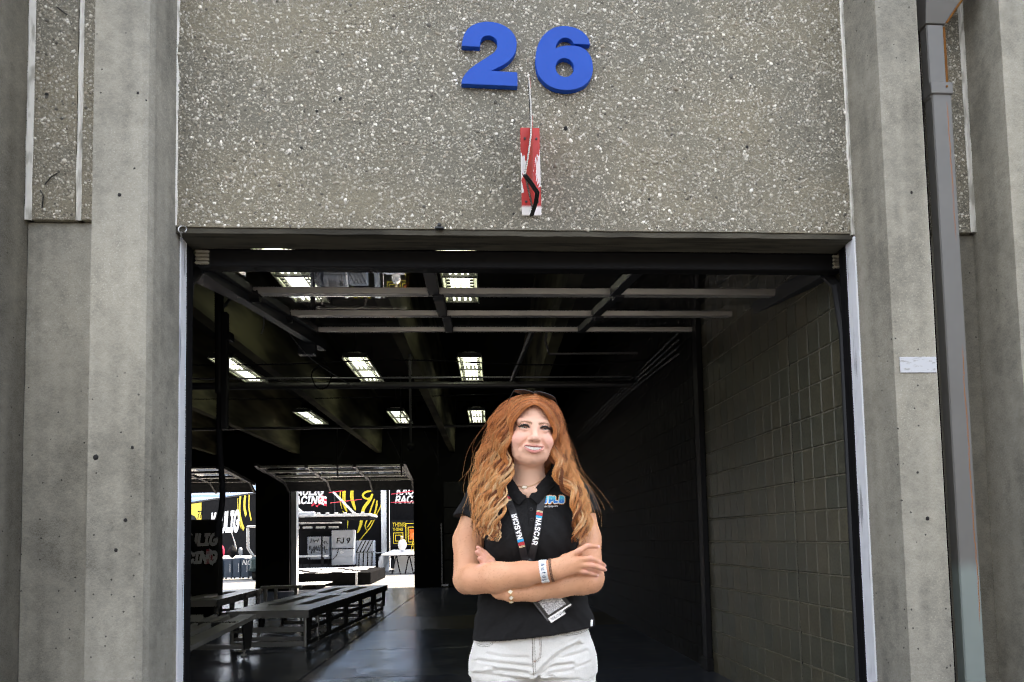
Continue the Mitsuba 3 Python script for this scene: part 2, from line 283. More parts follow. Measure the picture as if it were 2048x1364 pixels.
# roof and the double-tee ceiling
obj('roof', box(-14.3, 12, 3.6, 21.4, 5.0, 5.3), 'deck_concrete', gb)
HS, HB = 3.62, 4.98
for i, k in enumerate((3.95, 3.06, 2.18, 1.266, 0.44, -0.34)):
    x = -(k * (HS - 1.25)) ; x0 = x - 0.055 + 0 
    # stem leans: wider at the top; runs along the skewed depth axis through (x at Y=0)
    def stem(y0, y1):
        v = []
        for y in (y0, y1):
            c = x + SK * y
            v += [(c - 0.07, y, HS), (c + 0.07, y, HS), (c + 0.14, y, HB + 0.1), (c - 0.14, y, HB + 0.1)]
        return trimesh.Trimesh(v, [[0, 1, 2], [0, 2, 3], [4, 6, 5], [4, 7, 6], [0, 4, 5], [0, 5, 1], [1, 5, 6], [1, 6, 2], [2, 6, 7], [2, 7, 3], [3, 7, 4], [3, 4, 0]], process=False)
    obj('ceiling_stem', stem(4.0, 19.3), 'tee_concrete', gb)
# block side wall on the right: stack-bonded blocks with mortar between
WX = 2.245
M('block_shade', (0.006, 0.006, 0.0055), 0.65, 0.12)  # near-black block colour, stands in for the light fading deeper inside
bw = obj('block_wall', box(WX, WX + 0.25, 3.815, 6.5, -0.05, 5.0), 'mortar', gb, label='dark painted block side wall with shade coloured into its far part')
BP = 0.147
for j in range(17):
    for i in range(17):
        y0 = 3.998 + i * BP; z0 = -0.03 + j * 0.203
        d = rng.uniform(-0.0015, 0.0015)
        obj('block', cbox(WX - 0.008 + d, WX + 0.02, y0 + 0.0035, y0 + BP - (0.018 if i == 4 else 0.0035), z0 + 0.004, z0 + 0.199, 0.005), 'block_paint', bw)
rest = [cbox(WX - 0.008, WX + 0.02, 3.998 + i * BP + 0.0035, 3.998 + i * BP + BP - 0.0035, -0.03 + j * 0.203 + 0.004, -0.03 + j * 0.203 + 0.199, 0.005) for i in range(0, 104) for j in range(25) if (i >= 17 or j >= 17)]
obj('distant_blocks', cat(rest), 'block_shade', bw, kind='stuff')
obj('far_wall', box(WX, WX + 0.25, 6.5, 19.4, -0.05, 5.0), 'block_shade', bw)
obj('expansion_joint', box(WX - 0.002, WX + 0.02, 3.998 + 5 * BP - 0.016, 3.998 + 5 * BP - 0.005, -0.05, 5.0), 'black_rubber', bw)
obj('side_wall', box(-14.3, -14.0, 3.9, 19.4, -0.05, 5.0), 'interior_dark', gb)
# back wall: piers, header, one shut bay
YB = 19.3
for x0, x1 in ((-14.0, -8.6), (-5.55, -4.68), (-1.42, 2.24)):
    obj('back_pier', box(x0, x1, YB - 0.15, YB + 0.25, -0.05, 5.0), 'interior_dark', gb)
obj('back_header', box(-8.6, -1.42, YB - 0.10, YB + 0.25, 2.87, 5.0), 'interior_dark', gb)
for x in (-4.68, -8.6): obj('door_jamb', cbox(x, x + 0.14, YB + 0.02, YB + 0.27, -0.04, 2.87, 0.004), 'white_jamb_paint', gb)
# ---------------------------------------------------------------- things on the front
def _blue(p, n, uv): return mix((0.0015, 0.050, 0.34), (0.002, 0.062, 0.40), fbm(p.x * 5, p.y * 5, p.z * 5, 2))
scene['blue_paint'] = pbsdf(mikit.proc(_blue), 0.55, 0.35)
def catmull(pts, corners, n=8):
    """closed outline through pts; the listed indices stay sharp"""
    P = np.array(pts, float); N = len(P); out = []
    for i in range(N):
        p0, p1, p2, p3 = P[(i - 1) % N], P[i], P[(i + 1) % N], P[(i + 2) % N]
        if i in corners and (i + 1) % N in corners: out.append(p1); continue
        a = p1 + (p2 - p1) / 3 if i in corners else p1 + (p2 - p0) / 6
        b = p2 - (p2 - p1) / 3 if (i + 1) % N in corners else p2 - (p3 - p1) / 6
        for t in np.linspace(0, 1, n, endpoint=False): out.append((1 - t) ** 3 * p1 + 3 * (1 - t) ** 2 * t * a + 3 * (1 - t) * t * t * b + t ** 3 * p2)
    return np.array(out)
two = [(75, 215), (80, 185), (97, 130), (135, 85), (190, 60), (250, 53), (310, 62), (365, 90), (402, 130), (418, 180), (412, 235), (390, 278), (350, 318), (302, 347), (257, 370), (418, 376), (418, 466), (70, 458), (78, 425), (103, 385), (150, 340), (210, 298), (262, 262), (288, 235), (297, 200), (290, 168), (267, 149), (240, 143), (210, 153), (193, 180), (187, 218)]
six = [(880, 183), (868, 140), (843, 108), (800, 80), (745, 67), (690, 69), (640, 87), (590, 127), (555, 185), (537, 250), (534, 320), (550, 388), (590, 440), (640, 470), (700, 483), (760, 480), (820, 460), (866, 420), (890, 370), (893, 310), (880, 257), (850, 217), (800, 196), (740, 193), (695, 200), (662, 213), (668, 186), (690, 156), (720, 143), (750, 149), (768, 165), (777, 181)]
def digit(outline, corners, hole=None):
    S = 0.852e-3                                                       # metres per traced unit
    pg = Polygon(catmull(outline, corners)).buffer(0)
    if hole is not None: pg = pg.difference(shapely.affinity.scale(Point(hole[0], hole[1]).buffer(1, 24), hole[2], hole[3]))
    pg = shapely.affinity.affine_transform(pg, [S, 0, 0, -S, -480 * S, 280 * S]).simplify(0.0004)
    return put(extrude_bev(pg, 0.034, 0.0016), (0.355, YP - 0.006, 3.795), (1, 0, 0), (0, 0, 1), (0, -1, 0))
import shapely.affinity
tag(obj('wall_numeral', digit(two, {0, 14, 15, 16, 17, 30}), 'blue_paint', smooth=35), 'raised blue numeral 2 left of the blade on the pebbled panel', 'number', None)
tag(obj('wall_numeral', digit(six, {0, 25, 31}, (716, 337, 58, 61)), 'blue_paint', smooth=35), 'raised blue numeral 6 right of the blade on the pebbled panel', 'number', None)

# the red and white wall bracket with its projecting blade, seen almost edge-on
M('sign_white', (0.72, 0.71, 0.70), 0.4); M('sign_red_dark', (0.33, 0.016, 0.012), 0.45); M('blade_edge', (0.62, 0.60, 0.56), 0.5); M('blade_black', (0.012, 0.012, 0.013), 0.45)
def _plate(p, n, uv):
    # print of the plate: red above, ragged white brush strokes below
    u = (p.x - 0.365) / 0.051; v = (p.z - 2.948) / 0.477
    ang = dr.atan2(u * 0.8, v - 0.18); ray = noise(ang * 9.0 + 3, 1.0) * 0.55 + noise(ang * 23, 4.0) * 0.3
    r = dr.sqrt(dr.square(u * 0.30) + dr.square(v - 0.18)) 
    inside = smoothstep(0.02, 0.05, 0.10 + 0.34 * ray - r * 0.9 + 0.10)
    red = dr.maximum(smoothstep(0.50, 0.53, v + 0.16 * (noise(p.x * 130, p.z * 40) - 0.5) - 0.20 * dr.abs(u)), inside * smoothstep(0.08, 0.12, v))
    return mix((0.74, 0.72, 0.72), (0.44, 0.014, 0.009), red)
scene['sign_print'] = pbsdf(mikit.proc(_plate), 0.4, 0.5)
sg = thing('wall_sign', 'red and white sign bracket below the blue numerals with a blade projecting from it', 'sign')
obj('base_plate', cbox(0.314, 0.416, YP - 0.016, YP - 0.001, 2.948, 3.425, 0.002), 'sign_print', sg, label='red plate with white brush strokes at its foot')
for x in (0.336, 0.398):
    for z in (3.363, 3.020):
        s = trimesh.creation.cylinder(0.0055, 0.006, sections=12); s.apply_transform(trimesh.transformations.rotation_matrix(PI / 2, (1, 0, 0))); s.apply_translation((x, YP - 0.018, z)); obj('screw', s, 'dark_steel', sg, smooth=30)
inner = np.array([(0.369, YP - 0.016, 3.41), (0.371, YP - 0.016, 3.25), (0.372, YP - 0.016, 3.10), (0.374, YP - 0.016, 3.02)])
outer = np.array([(0.332, 3.30, 3.476), (0.338, 3.305, 3.354), (0.338, 3.31, 3.224), (0.324, 3.32, 3.112), (0.307, 3.345, 3.016)])
zt = spline(outer, 30); zi = spline(inner, 30); zi[:, 2] = np.linspace(3.425, 2.96, 30)
def blade(off0, off1):
    n = A(1, 0, 0); a, b = zt + n * off0, zi + n * off0; c, d = zt + n * off1, zi + n * off1
    V = np.vstack([a, b, c, d]); F = []; k = 30
    def q(i, j):
        for t in range(k - 1): F.extend([[i * k + t, j * k + t, j * k + t + 1], [i * k + t, j * k + t + 1, i * k + t + 1]])
    q(0, 1); q(1, 3); q(3, 2); q(2, 0)
    F += [[0, 2 * k, 3 * k], [0, 3 * k, k], [k - 1, 2 * k - 1, 4 * k - 1], [k - 1, 4 * k - 1, 3 * k - 1]]
    return trimesh.Trimesh(V, F, process=False)
def _bl(p, n, uv):
    z = p.z + 0.02 * (noise(p.x * 150, p.y * 60, p.z * 40) - 0.5)
    return mix((0.33, 0.016, 0.012), (0.010, 0.010, 0.011), smoothstep(3.285, 3.295, z) * smoothstep(3.435, 3.425, z) * smoothstep(3.47, 3.42, p.y))
scene['blade_print'] = pbsdf(mikit.proc(_bl), 0.45)
for o0, o1, mt, lab in ((0.0042, 0.0060, 'blade_print', 'dark red and black blade standing out from the plate'), (0.0016, 0.0040, 'blade_edge', None), (0.0002, 0.0014, 'blade_black', None), (-0.0024, 0.0, 'blade_edge', None), (-0.0044, -0.0026, 'blade_black', None)):
    obj('blade_layer', blade(o0, o1), mt, sg, label=lab, smooth=40)
low = np.array([(0.305, 3.343, 3.014), (0.341, 3.40, 3.002), (0.378, 3.46, 2.984), (0.377, 3.53, 2.966), (0.363, 3.628, 2.942)])
for o in (-0.0075, 0.0, 0.0075): obj('blade_foot', tube(low + A(o, 0, 0.3 * o), 0.0042, 6), 'blade_black' if o else 'dark_steel', sg)

# downspout with its conductor head
def _ds(p, n, uv):
    a = fbm(p.x * 3, p.y * 3, p.z * 2, 3)
    r = smoothstep(0.0035, 0.0012, dr.abs(p.x - 2.598 - 0.012 * (fbm(p.z * 2.0, 3.0, 0.0, 3) - 0.5) - 0.004 * (noise(p.z * 30) - 0.5) - 0.012 * (3.5 - p.z) / 3.5)) * smoothstep(0.35, 0.6, fbm(p.z * 3, 1.0, 2.0, 3)) * smoothstep(3.64, 3.55, p.z)
    green = smoothstep(1.12, 1.02, p.z + 0.03 * noise(p.x * 30))
    c = mix((0.150, 0.148, 0.143), (0.118, 0.116, 0.112), a)
    c = mix(c, (0.22, 0.27, 0.26), green * 0.7)
    return mix(c, (0.25, 0.09, 0.03), r)
scene['grey_spout'] = pbsdf(mikit.proc(_ds), 0.5, 0.4)
def _rust(p, n, uv): return mix((0.22, 0.095, 0.018), (0.10, 0.04, 0.012), fbm(p.x * 60, p.y * 20, p.z * 6, 3))
scene['rust'] = pbsdf(mikit.proc(_rust), 0.9, 0.2)
ds = thing('downspout', 'grey metal downspout with a rust streak beside the right pilaster', 'downspout')
obj('pipe', cbox(2.513, 2.623, 3.50, 3.565, -0.04, 3.585, 0.006), 'grey_spout', ds, label='grey pipe with a thin rust crack line')
obj('upper_pipe', cbox(2.507, 2.603, 3.505, 3.565, 3.56, 3.97, 0.006), 'grey_spout', ds)
obj('strap', cbox(2.503, 2.626, 3.490, 3.60, 3.575, 3.640, 0.003), 'grey_spout', ds)
for x in (2.59,): 
    s = trimesh.creation.icosphere(radius=0.006, subdivisions=1); s.apply_translation((x, 3.489, 3.612)); obj('screw', s, 'rust', ds)
obj('rust_run', cbox(2.6035, 2.622, 3.515, 3.560, 3.645, 3.968, 0.004), 'rust', ds, label='orange brown rusted seam')
hop = m3.Manifold.hull_points(np.array([(2.50, 3.50, 3.972), (2.612, 3.50, 3.972), (2.50, 3.62, 3.972), (2.612, 3.62, 3.972), (2.46, 3.42, 4.16), (2.74, 3.42, 4.16), (2.46, 3.63, 4.16), (2.74, 3.63, 4.16), (2.46, 3.42, 4.45), (2.74, 3.42, 4.45), (2.46, 3.63, 4.45), (2.74, 3.63, 4.45)])).to_mesh()
obj('conductor_head', trimesh.Trimesh(hop.vert_properties[:, :3], hop.tri_verts, process=False), 'grey_spout', ds)
obj('rust_lip', tube([(2.614, 3.497, 3.972), (2.66, 3.466, 4.045), (2.742, 3.416, 4.162)], 0.006, 5), 'rust', ds)
tag(obj('gap_shade_strip', cbox(2.375, 2.505, 3.56, 3.645, -0.04, 5.7, 0.004), 'black_rubber'), 'black strip added to stand in for shade in the gap between pilaster and downspout', 'strip')  # added strip: its black stands in for the deep shade of the gap
# paint patch, screw eye, bolts, bits on the front
def _patch(p, n, uv): return mix((0.44, 0.455, 0.485), (0.30, 0.30, 0.30), smoothstep(0.6, 0.8, fbm(p.x * 30, 0.0, p.z * 60, 3)))
scene['patch_paint'] = pbsdf(mikit.proc(_patch), 0.6, 0.4)
tag(obj('paint_patch', cbox(2.158, 2.347, YF - 0.0065, YF - 0.001, 2.034, 2.113, 0.001), 'patch_paint'), 'pale rectangular paint patch on the right pilaster', 'patch')
ang = np.linspace(0, 2 * PI, 22)[:-1]
eye = tube([(-1.425 + 0.020 * math.cos(a), 3.645 + 0.006 * math.sin(a), 2.858 + 0.020 * math.sin(a)) for a in np.linspace(-0.9, 4.9, 18)], 0.0034, 6)
e = thing('screw_eye', 'small steel screw eye under the left corner of the panel', 'hook')
obj('ring', eye, 'bright_steel', e, smooth=40); obj('shank', tube([(-1.436, 3.65, 2.842), (-1.445, 3.70, 2.822)], 0.004, 6), 'bright_steel', e)
b = thing('anchor_bolt', 'rusty anchor bolt on the bottom edge of the panel', 'bolt')
obj('plate', cbox(-0.142, -0.098, 3.625, 3.652, 2.868, 2.880, 0.003), 'dark_steel', b)
s = trimesh.creation.icosphere(radius=0.011, subdivisions=2); s.apply_translation((-0.12, 3.632, 2.889)); obj('nut', s, 'dark_steel', b, smooth=True)
# form-tie holes: dark recessed plugs
M('hole_dark', (0.008, 0.008, 0.008), 0.9)
for x, y, z, r in [(-1.522, YF, 3.389, .006), (-1.489, YF + .008, 3.358, .006), (-1.533, YF, 3.021, .005), (-1.599, YF, 2.892, .008), (-1.526, YF, 1.702, .007), (-1.552, YF, 1.37, .008), (-1.592, YF, 1.234, .008), (-1.686, YF, 1.658, .012), (2.27, YF, 2.958, .007), (2.259, YF, 1.308, .009), (2.221, YF, 1.536, .006), (.558, YP, 3.434, .011), (-.63, YP, 3.57, .010), (-.75, YP, 3.50, .007), (-.83, YP, 3.30, .008), (-2.105, YP, 3.56, .010), (1.0, YP, 3.05, .007), (1.55, YP, 3.35, .008), (.27, YP, 2.96, .007)]:
    s = trimesh.creation.icosphere(radius=r, subdivisions=2); s.vertices = s.vertices * (1 + 0.25 * (meshkit.noise(s.vertices * 160 + x * 50) - 0.5))[:, None] * A(1, 0.45, 1.1); s.apply_translation((x, y, z))
    obj('tie_hole', s, 'hole_dark', gb, smooth=True)
for p, w in (([(-2.10, 3.08), (-2.07, 3.12), (-2.04, 3.14)], 'slanting dark twig stuck halfway up'), ([(-2.11, 2.96), (-2.105, 3.02), (-2.12, 3.05)], 'lowest dark twig stuck upright'), ([(-2.06, 4.02), (-2.01, 3.98)], 'topmost dark twig stuck')):
    tag(obj('twig', tube([(x, YP - 0.01, z) for x, z in p], 0.0028, 5), 'hole_dark'), w + ' on the left pebbled strip', 'twig', 'twigs on the left pebbled strip')
# ---------------------------------------------------------------- raised sectional door over the open bay
scene['pane_glass'] = {'type': 'thindielectric', 'int_ior': 1.16}
def _rail(p, n, uv): return mix((0.62, 0.61, 0.58), (0.36, 0.35, 0.33), fbm(p.x * 3, p.y * 8, p.z * 8, 3))
scene['door_rail'] = pbsdf(mikit.proc(_rail), 0.35, 0.5, 0.55)
def door(label, x0, x1, pts, w, ncol=3, solid=False, mat='door_rail', rl=0.046, group=None):
    """sections between the points (y, z) from the foot of the door to its head"""
    d = thing('overhead_door', label, 'garage door', group)
    for i in range(len(pts) - 1):
        (ya, za), (yb, zb) = pts[i], pts[i + 1]; u = A(0, yb - ya, zb - za); L = np.linalg.norm(u); u /= L; nrm = np.cross(A(1, 0, 0), u)
        def at(t, k=0.0): return A(0, ya, za) + u * t + nrm * k
        def cross(name, t, x0, x1, wd, th, mt): 
            p = at(t); return obj(name, bar(p + A(x0, 0, 0), p + A(x1, 0, 0), wd, th, 0.004, nrm), mt, d)
        sk = SK * ((ya + yb) / 2 - 3.65) * 0.0
        a, b = x0 + SK * (ya - 3.8), x1 + SK * (ya - 3.8)
        if solid == 'first' and i == 0:
            for c in range(ncol):
                q0, q1 = a + (b - a) * c / ncol + 0.02, a + (b - a) * (c + 1) / ncol - 0.02
                obj('panel', bar(at(0.03) + A((q0 + q1) / 2, 0, 0), at(L - 0.03) + A((q0 + q1) / 2, 0, 0), q1 - q0, 0.03, 0.006, nrm), 'door_panel', d)
            for c in range(ncol + 1):
                q = a + (b - a) * c / ncol; obj('stile', bar(at(0.0) + A(q, 0, 0), at(L) + A(q, 0, 0), 0.05, 0.06, 0.004, nrm), 'door_stile', d)
            continue
        cross('rail', rl / 2 + 0.008, a, b, rl, w, mat); cross('rail', L - rl / 2 - 0.008, a, b, rl, w, mat)
        for c in range(ncol + 1):
            q = a + (b - a) * c / ncol; wd = 0.10 if c in (0, ncol) else 0.075
            obj('stile', bar(at(0.004, 0.002) + A(q, 0, 0), at(L - 0.004, 0.002) + A(q, 0, 0), wd, w + 0.012, 0.004, nrm), 'door_stile', d)
        for c in range(ncol):
            q0, q1 = a + (b - a) * c / ncol + 0.05, a + (b - a) * (c + 1) / ncol - 0.05
            P = [at(rl + 0.01) + A(q0, 0, 0), at(rl + 0.01) + A(q1, 0, 0), at(L - rl - 0.01) + A(q1, 0, 0), at(L - rl - 0.01) + A(q0, 0, 0)]
            obj('pane', trimesh.Trimesh(P, [[0, 1, 2], [0, 2, 3]], process=False), 'pane_glass', d)
        if i:
            for c in range(ncol + 1):
                q = a + (b - a) * c / ncol; p = at(0.0, -w / 2 - 0.01); obj('hinge', cbox(q - 0.035, q + 0.035, p[1] - 0.05, p[1] + 0.05, p[2] - 0.012, p[2] + 0.004, 0.003), 'dark_steel', d)
    return d
M('door_stile', (0.035, 0.036, 0.04), 0.45, 0.5, 0.4)
M('door_panel', (0.011, 0.0125, 0.015), 0.7, 0.05)
pts = [(3.99, 2.84), (4.853, 2.962), (5.757, 3.100), (6.66, 3.235)]
d1 = door('raised sectional garage door with glass panes just inside the open bay', -1.47, 2.31, pts, 0.045)
obj('bottom_bar', cbox(-1.45, 2.20, 3.90, 3.985, 2.765, 2.865, 0.006), 'black_paint', d1, label='black bottom bar with a pleated seal at each end')
for x in (-1.455, 2.135):
    for k in range(4): obj('seal_pleat', cbox(x, x + 0.075, 3.885, 3.96, 2.775 + 0.021 * k, 2.775 + 0.021 * k + 0.016, 0.006), 'seal_vinyl', d1)
M('seal_vinyl', (0.33, 0.31, 0.25), 0.6)
# tracks with hangers and rollers
tr = thing('door_track', 'left steel track of the raised garage door', 'track')
obj('rail', bar((-1.50, 4.05, 2.83), (-1.42, 7.15, 3.22), 0.075, 0.10), 'track_steel', tr); obj('curve', tube([(-1.50, 4.1, 2.83), (-1.52, 3.98, 2.70), (-1.53, 3.95, 2.4), (-1.53, 3.95, 0.0)], 0.03, 8), 'dark_steel', tr)
obj('angle', bar((-1.60, 3.95, 2.80), (-1.50, 7.1, 3.33), 0.09, 0.05), 'track_steel', tr); obj('hanger', bar((-1.46, 6.9, 3.22), (-1.46, 6.9, 4.98), 0.04, 0.04), 'dark_steel', tr)
obj('hanger_plate', cbox(-1.56, -1.40, 6.70, 6.80, 3.02, 3.30, 0.003), 'track_steel', tr)
M('track_steel', (0.030, 0.034, 0.042), 0.5, 0.5, 0.4)
tr2 = thing('door_track', 'right steel track of the raised garage door', 'track')
obj('rail', bar((2.18, 4.05, 2.83), (2.42, 7.15, 3.24), 0.075, 0.10), 'track_steel', tr2); obj('curve', tube([(2.18, 4.1, 2.83), (2.20, 3.98, 2.70), (2.215, 3.95, 2.4), (2.215, 3.95, 0.0)], 0.03, 8), 'dark_steel', tr2)
for y, z in ((4.853, 2.962), (5.757, 3.100), (6.6, 3.23)):
    for x, t in ((-1.43, tr), (2.30, tr2)):
        c = trimesh.creation.cylinder(0.055, 0.10, sections=16); c.apply_transform(trimesh.transformations.rotation_matrix(PI / 2, (0, 1, 0))); c.apply_translation((x, y, z - 0.02)); obj('roller', c, 'black_paint', t, smooth=30)
obj('spring_shaft', tube([(-1.6, 4.22, 3.12), (2.24, 4.22, 3.12)], 0.035, 10), 'dark_steel', d1, smooth=True)

# ---------------------------------------------------------------- fluorescent lamps in rows between the ceiling stems
M('lamp_reflector', (0.75, 0.76, 0.64), 0.35, 0.5)
M('lamp_body', (0.10, 0.10, 0.095), 0.5)
scene['lamp_glow'] = {'type': 'diffuse', 'reflectance': rgb(0.7, 0.7, 0.65)}
ZLMP = 4.30
def lamp(x, y, lab):
    t = thing('ceiling_lamp', lab, 'lamp', 'fluorescent lamps under the garage ceiling')
    L = 0.90
    dx = SK
    def S(m):
        m = m.copy(); v = m.vertices.copy(); v[:, 0] += dx * v[:, 1]; m.vertices = v + A(x, y, ZLMP); return m
    prof = [(-0.215, -0.02), (-0.195, 0.045), (-0.09, 0.085), (0.09, 0.085), (0.195, 0.045), (0.215, -0.02), (0.20, -0.02), (0.182, 0.036), (0.085, 0.072), (-0.085, 0.072), (-0.182, 0.036), (-0.20, -0.02)]
    tr = extrude(Polygon(prof), 2 * L); tr = put(tr, (0, -L, 0), (1, 0, 0), (0, 0, 1), (0, 1, 0))
    obj('reflector', S(tr), 'lamp_reflector', t)
    for s in (-1, 1):
        obj('end_cap', S(cbox(-0.20, 0.20, s * L - 0.01, s * L + 0.01, -0.012, 0.07, 0.004)), 'lamp_body', t)
        for k in (-0.105, -0.038, 0.038, 0.105):
            c = tube([(k, s * 0.03, 0.02), (k, s * (L - 0.03), 0.02)], 0.0165, 8); e = S(c)
            q = obj('lamp_tube', e, 'lamp_glow', t); scene[q]['emitter'] = {'type': 'area', 'radiance': rgb(0.25, 0.255, 0.20)}
    obj('crossbar', S(cbox(-0.20, 0.20, -0.022, 0.022, -0.015, 0.06, 0.003)), 'lamp_body', t)
    for s in (-1, 1):
        n = 9
        obj('louvre', cat([S(cbox(s * 0.14 - 0.022, s * 0.14 + 0.022, -L + 0.1 + i * (2 * L - 0.2) / 16, -L + 0.112 + i * (2 * L - 0.2) / 16, -0.018, 0.0, 0.002)) for i in range(17)] + [S(cbox(s * 0.16, s * 0.163, -L, L, -0.02, 0.004, 0.001)), S(cbox(s * 0.116, s * 0.119, -L, L, -0.02, 0.004, 0.001))]), 'lamp_body', t, kind='stuff')
    obj('hanger', S(tube([(0, -L * 0.9, 0.09), (0, -L * 0.9, 0.66)], 0.006, 5)), 'dark_steel', t); obj('hanger', S(tube([(0, L * 0.9, 0.09), (0, L * 0.9, 0.66)], 0.006, 5)), 'dark_steel', t)
    return t
hl = ZLMP - 1.25
where = {0.108: 'middle row', 0.729: 'second row from the right', 1.435: 'left row'}
for k in (0.108, 0.729, 1.435):
    for i, y in enumerate((8.1, 12.65, 17.6)):
        if k > 1.4 and i == 0: continue
        lamp(-k * hl + SK * y, y, f'{["near lamp seen through the glass door", "lit fluorescent lamp halfway back", "farthest lit fluorescent lamp"][i]}, {where[k]} under the ceiling')

# ---------------------------------------------------------------- pipes, rods and cables under the ceiling
def run(name, lab, catg, pts, r, mat='pipe_steel', n=8, group=None): return tag(obj(name, tube(pts, r, n), mat, smooth=50), lab, catg, group)
run('steel_pipe', 'thick black pipe running across the garage below the lamps', 'pipe', [(-13, 9.0, 3.22), (2.24, 9.0, 3.22)], 0.045)
run('steel_pipe', 'thin pipe along the top of the thick black pipe', 'pipe', [(-13, 9.05, 3.32), (2.24, 9.05, 3.33)], 0.012, 'galvanised')
run('steel_pipe', 'thin dark pipe across the far end of the garage', 'pipe', [(-13, 15.0, 3.62), (2.24, 15.0, 3.66)], 0.03)
run('cable', 'slack cable slung across in front of the lamps', 'cable', spline([(-9, 8.2, 3.32), (-4, 8.2, 3.30), (-2.0, 8.2, 3.30), (-0.6, 8.2, 3.34), (0.8, 8.2, 3.28), (2.2, 8.2, 3.34)], 40), 0.008, 'black_rubber', 5)
run('cable', 'thin cable across the ceiling in the middle of the garage', 'cable', spline([(-9, 12.0, 3.72), (-3, 12.0, 3.66), (0, 12.0, 3.70), (2.2, 12.0, 3.76)], 30), 0.008, 'black_rubber', 5)
hp = thing('drop_pole', 'dark hanging drop pole with an air hose left of the opening', 'pole')
obj('pole', tube([(-1.875, 5.5, 4.98), (-1.872, 5.5, 3.25), (-1.862, 5.5, 2.40)], 0.034, 10), 'black_paint', hp, smooth=True)
obj('sleeve', cbox(-1.845, -1.800, 5.46, 5.52, 2.12, 3.02, 0.006), 'black_paint', hp)
obj('hose', tube(spline([(-1.862, 5.5, 2.45), (-1.856, 5.5, 1.9), (-1.85, 5.5, 1.5), (-1.87, 5.5, 1.40), (-1.875, 5.5, 1.30)], 24), 0.022, 8), 'black_rubber', hp, smooth=True)
obj('brace', bar((-1.875, 5.5, 3.02), (-1.72, 5.5, 3.22), 0.02, 0.02), 'dark_steel', hp); obj('clamp', cbox(-1.80, -1.765, 5.45, 5.53, 2.80, 2.86, 0.004), 'black_paint', hp)
run('loose_wire', 'loose wire hanging off the left door track', 'wire', spline([(-1.52, 5.3, 3.06), (-1.49, 5.3, 2.96), (-1.485, 5.3, 2.84), (-1.50, 5.3, 2.80)], 14), 0.005, 'galvanised', 5)
run('loose_wire', 'wire running down from the end of the left door track', 'wire', spline([(-1.62, 6.3, 3.22), (-1.45, 6.6, 2.98), (-1.25, 6.9, 2.86), (-1.12, 7.1, 2.80)], 20), 0.005, 'galvanised', 5)
c = [(-1.62 + 0.11 * math.cos(a) * (1 + 0.1 * math.sin(3 * a)), 8.1, 3.12 + 0.13 * math.sin(a) * (1 + 0.06 * k)) for k in (0, 1) for a in np.linspace(0, 2 * PI, 20)]
run('cable_coil', 'small coil of black cable hanging below the lamps', 'cable', [(-1.60, 8.1, 3.36)] + c, 0.007, 'black_rubber', 5)
for i, (x, y, z0, z1) in enumerate([(-0.695, 9.0, 2.45, 4.98), (-2.86, 16.0, 2.7, 4.98), (-1.45, 16.0, 2.7, 4.98), (-0.63, 16.0, 2.7, 4.98)]):
    h = thing('hanging_rod', ['slim rod hanging from the thick pipe in mid garage', 'hanging strut with a brace over the left far pier', 'hanging strut with a brace over the middle far bay', 'hanging strut with a brace by the shut far bay'][i], 'rod')
    obj('rod', tube([(x, y, z1), (x, y, z0)], 0.018, 6), 'pipe_steel', h)
    if i: obj('brace', tube([(x, y, z0 + 0.35), (x + (0.30 if i == 1 else -0.30), y, z0 + 1.0)], 0.016, 6), 'pipe_steel', h)
    else: 
        s = trimesh.creation.icosphere(radius=0.05, subdivisions=2); s.apply_translation((x, y, z0 - 0.02)); obj('pull', s, 'black_paint', h, smooth=True)
run('conduit', 'conduit bent down from the door along the right of the ceiling', 'conduit', [(0.82, 6.9, 3.30), (0.80, 6.9, 3.20), (0.92, 7.6, 3.25), (1.9, 7.6, 3.26)], 0.014, 'pipe_steel', 6)
run('conduit', 'dark strut sloping down the middle of the ceiling', 'conduit', [(0.72, 7.2, 3.42), (0.60, 9.4, 3.30)], 0.03, 'pipe_steel', 6)
for k in range(4):
    run('conduit', ['lowest', 'second lowest', 'third lowest', 'topmost'][k] + ' of four thin conduits along the dark side wall', 'conduit', spline([(2.18, 7.0, 3.1 + 0.07 * k), (2.16, 10, 3.14 + 0.05 * k), (2.19, 13, 3.05 + 0.08 * k), (2.17, 18, 3.1 + 0.06 * k)], 20), 0.012, 'black_paint', 5, 'conduits along the side wall')
cl = thing('side_wall_column', 'dark column standing against the side wall', 'column')
obj('shaft', cbox(2.19, 2.238, 6.5, 6.62, 0.0, 4.98, 0.006), 'black_paint', cl); obj('base', cbox(2.175, 2.24, 6.47, 6.65, 0.0, 0.12, 0.006), 'black_paint', cl)

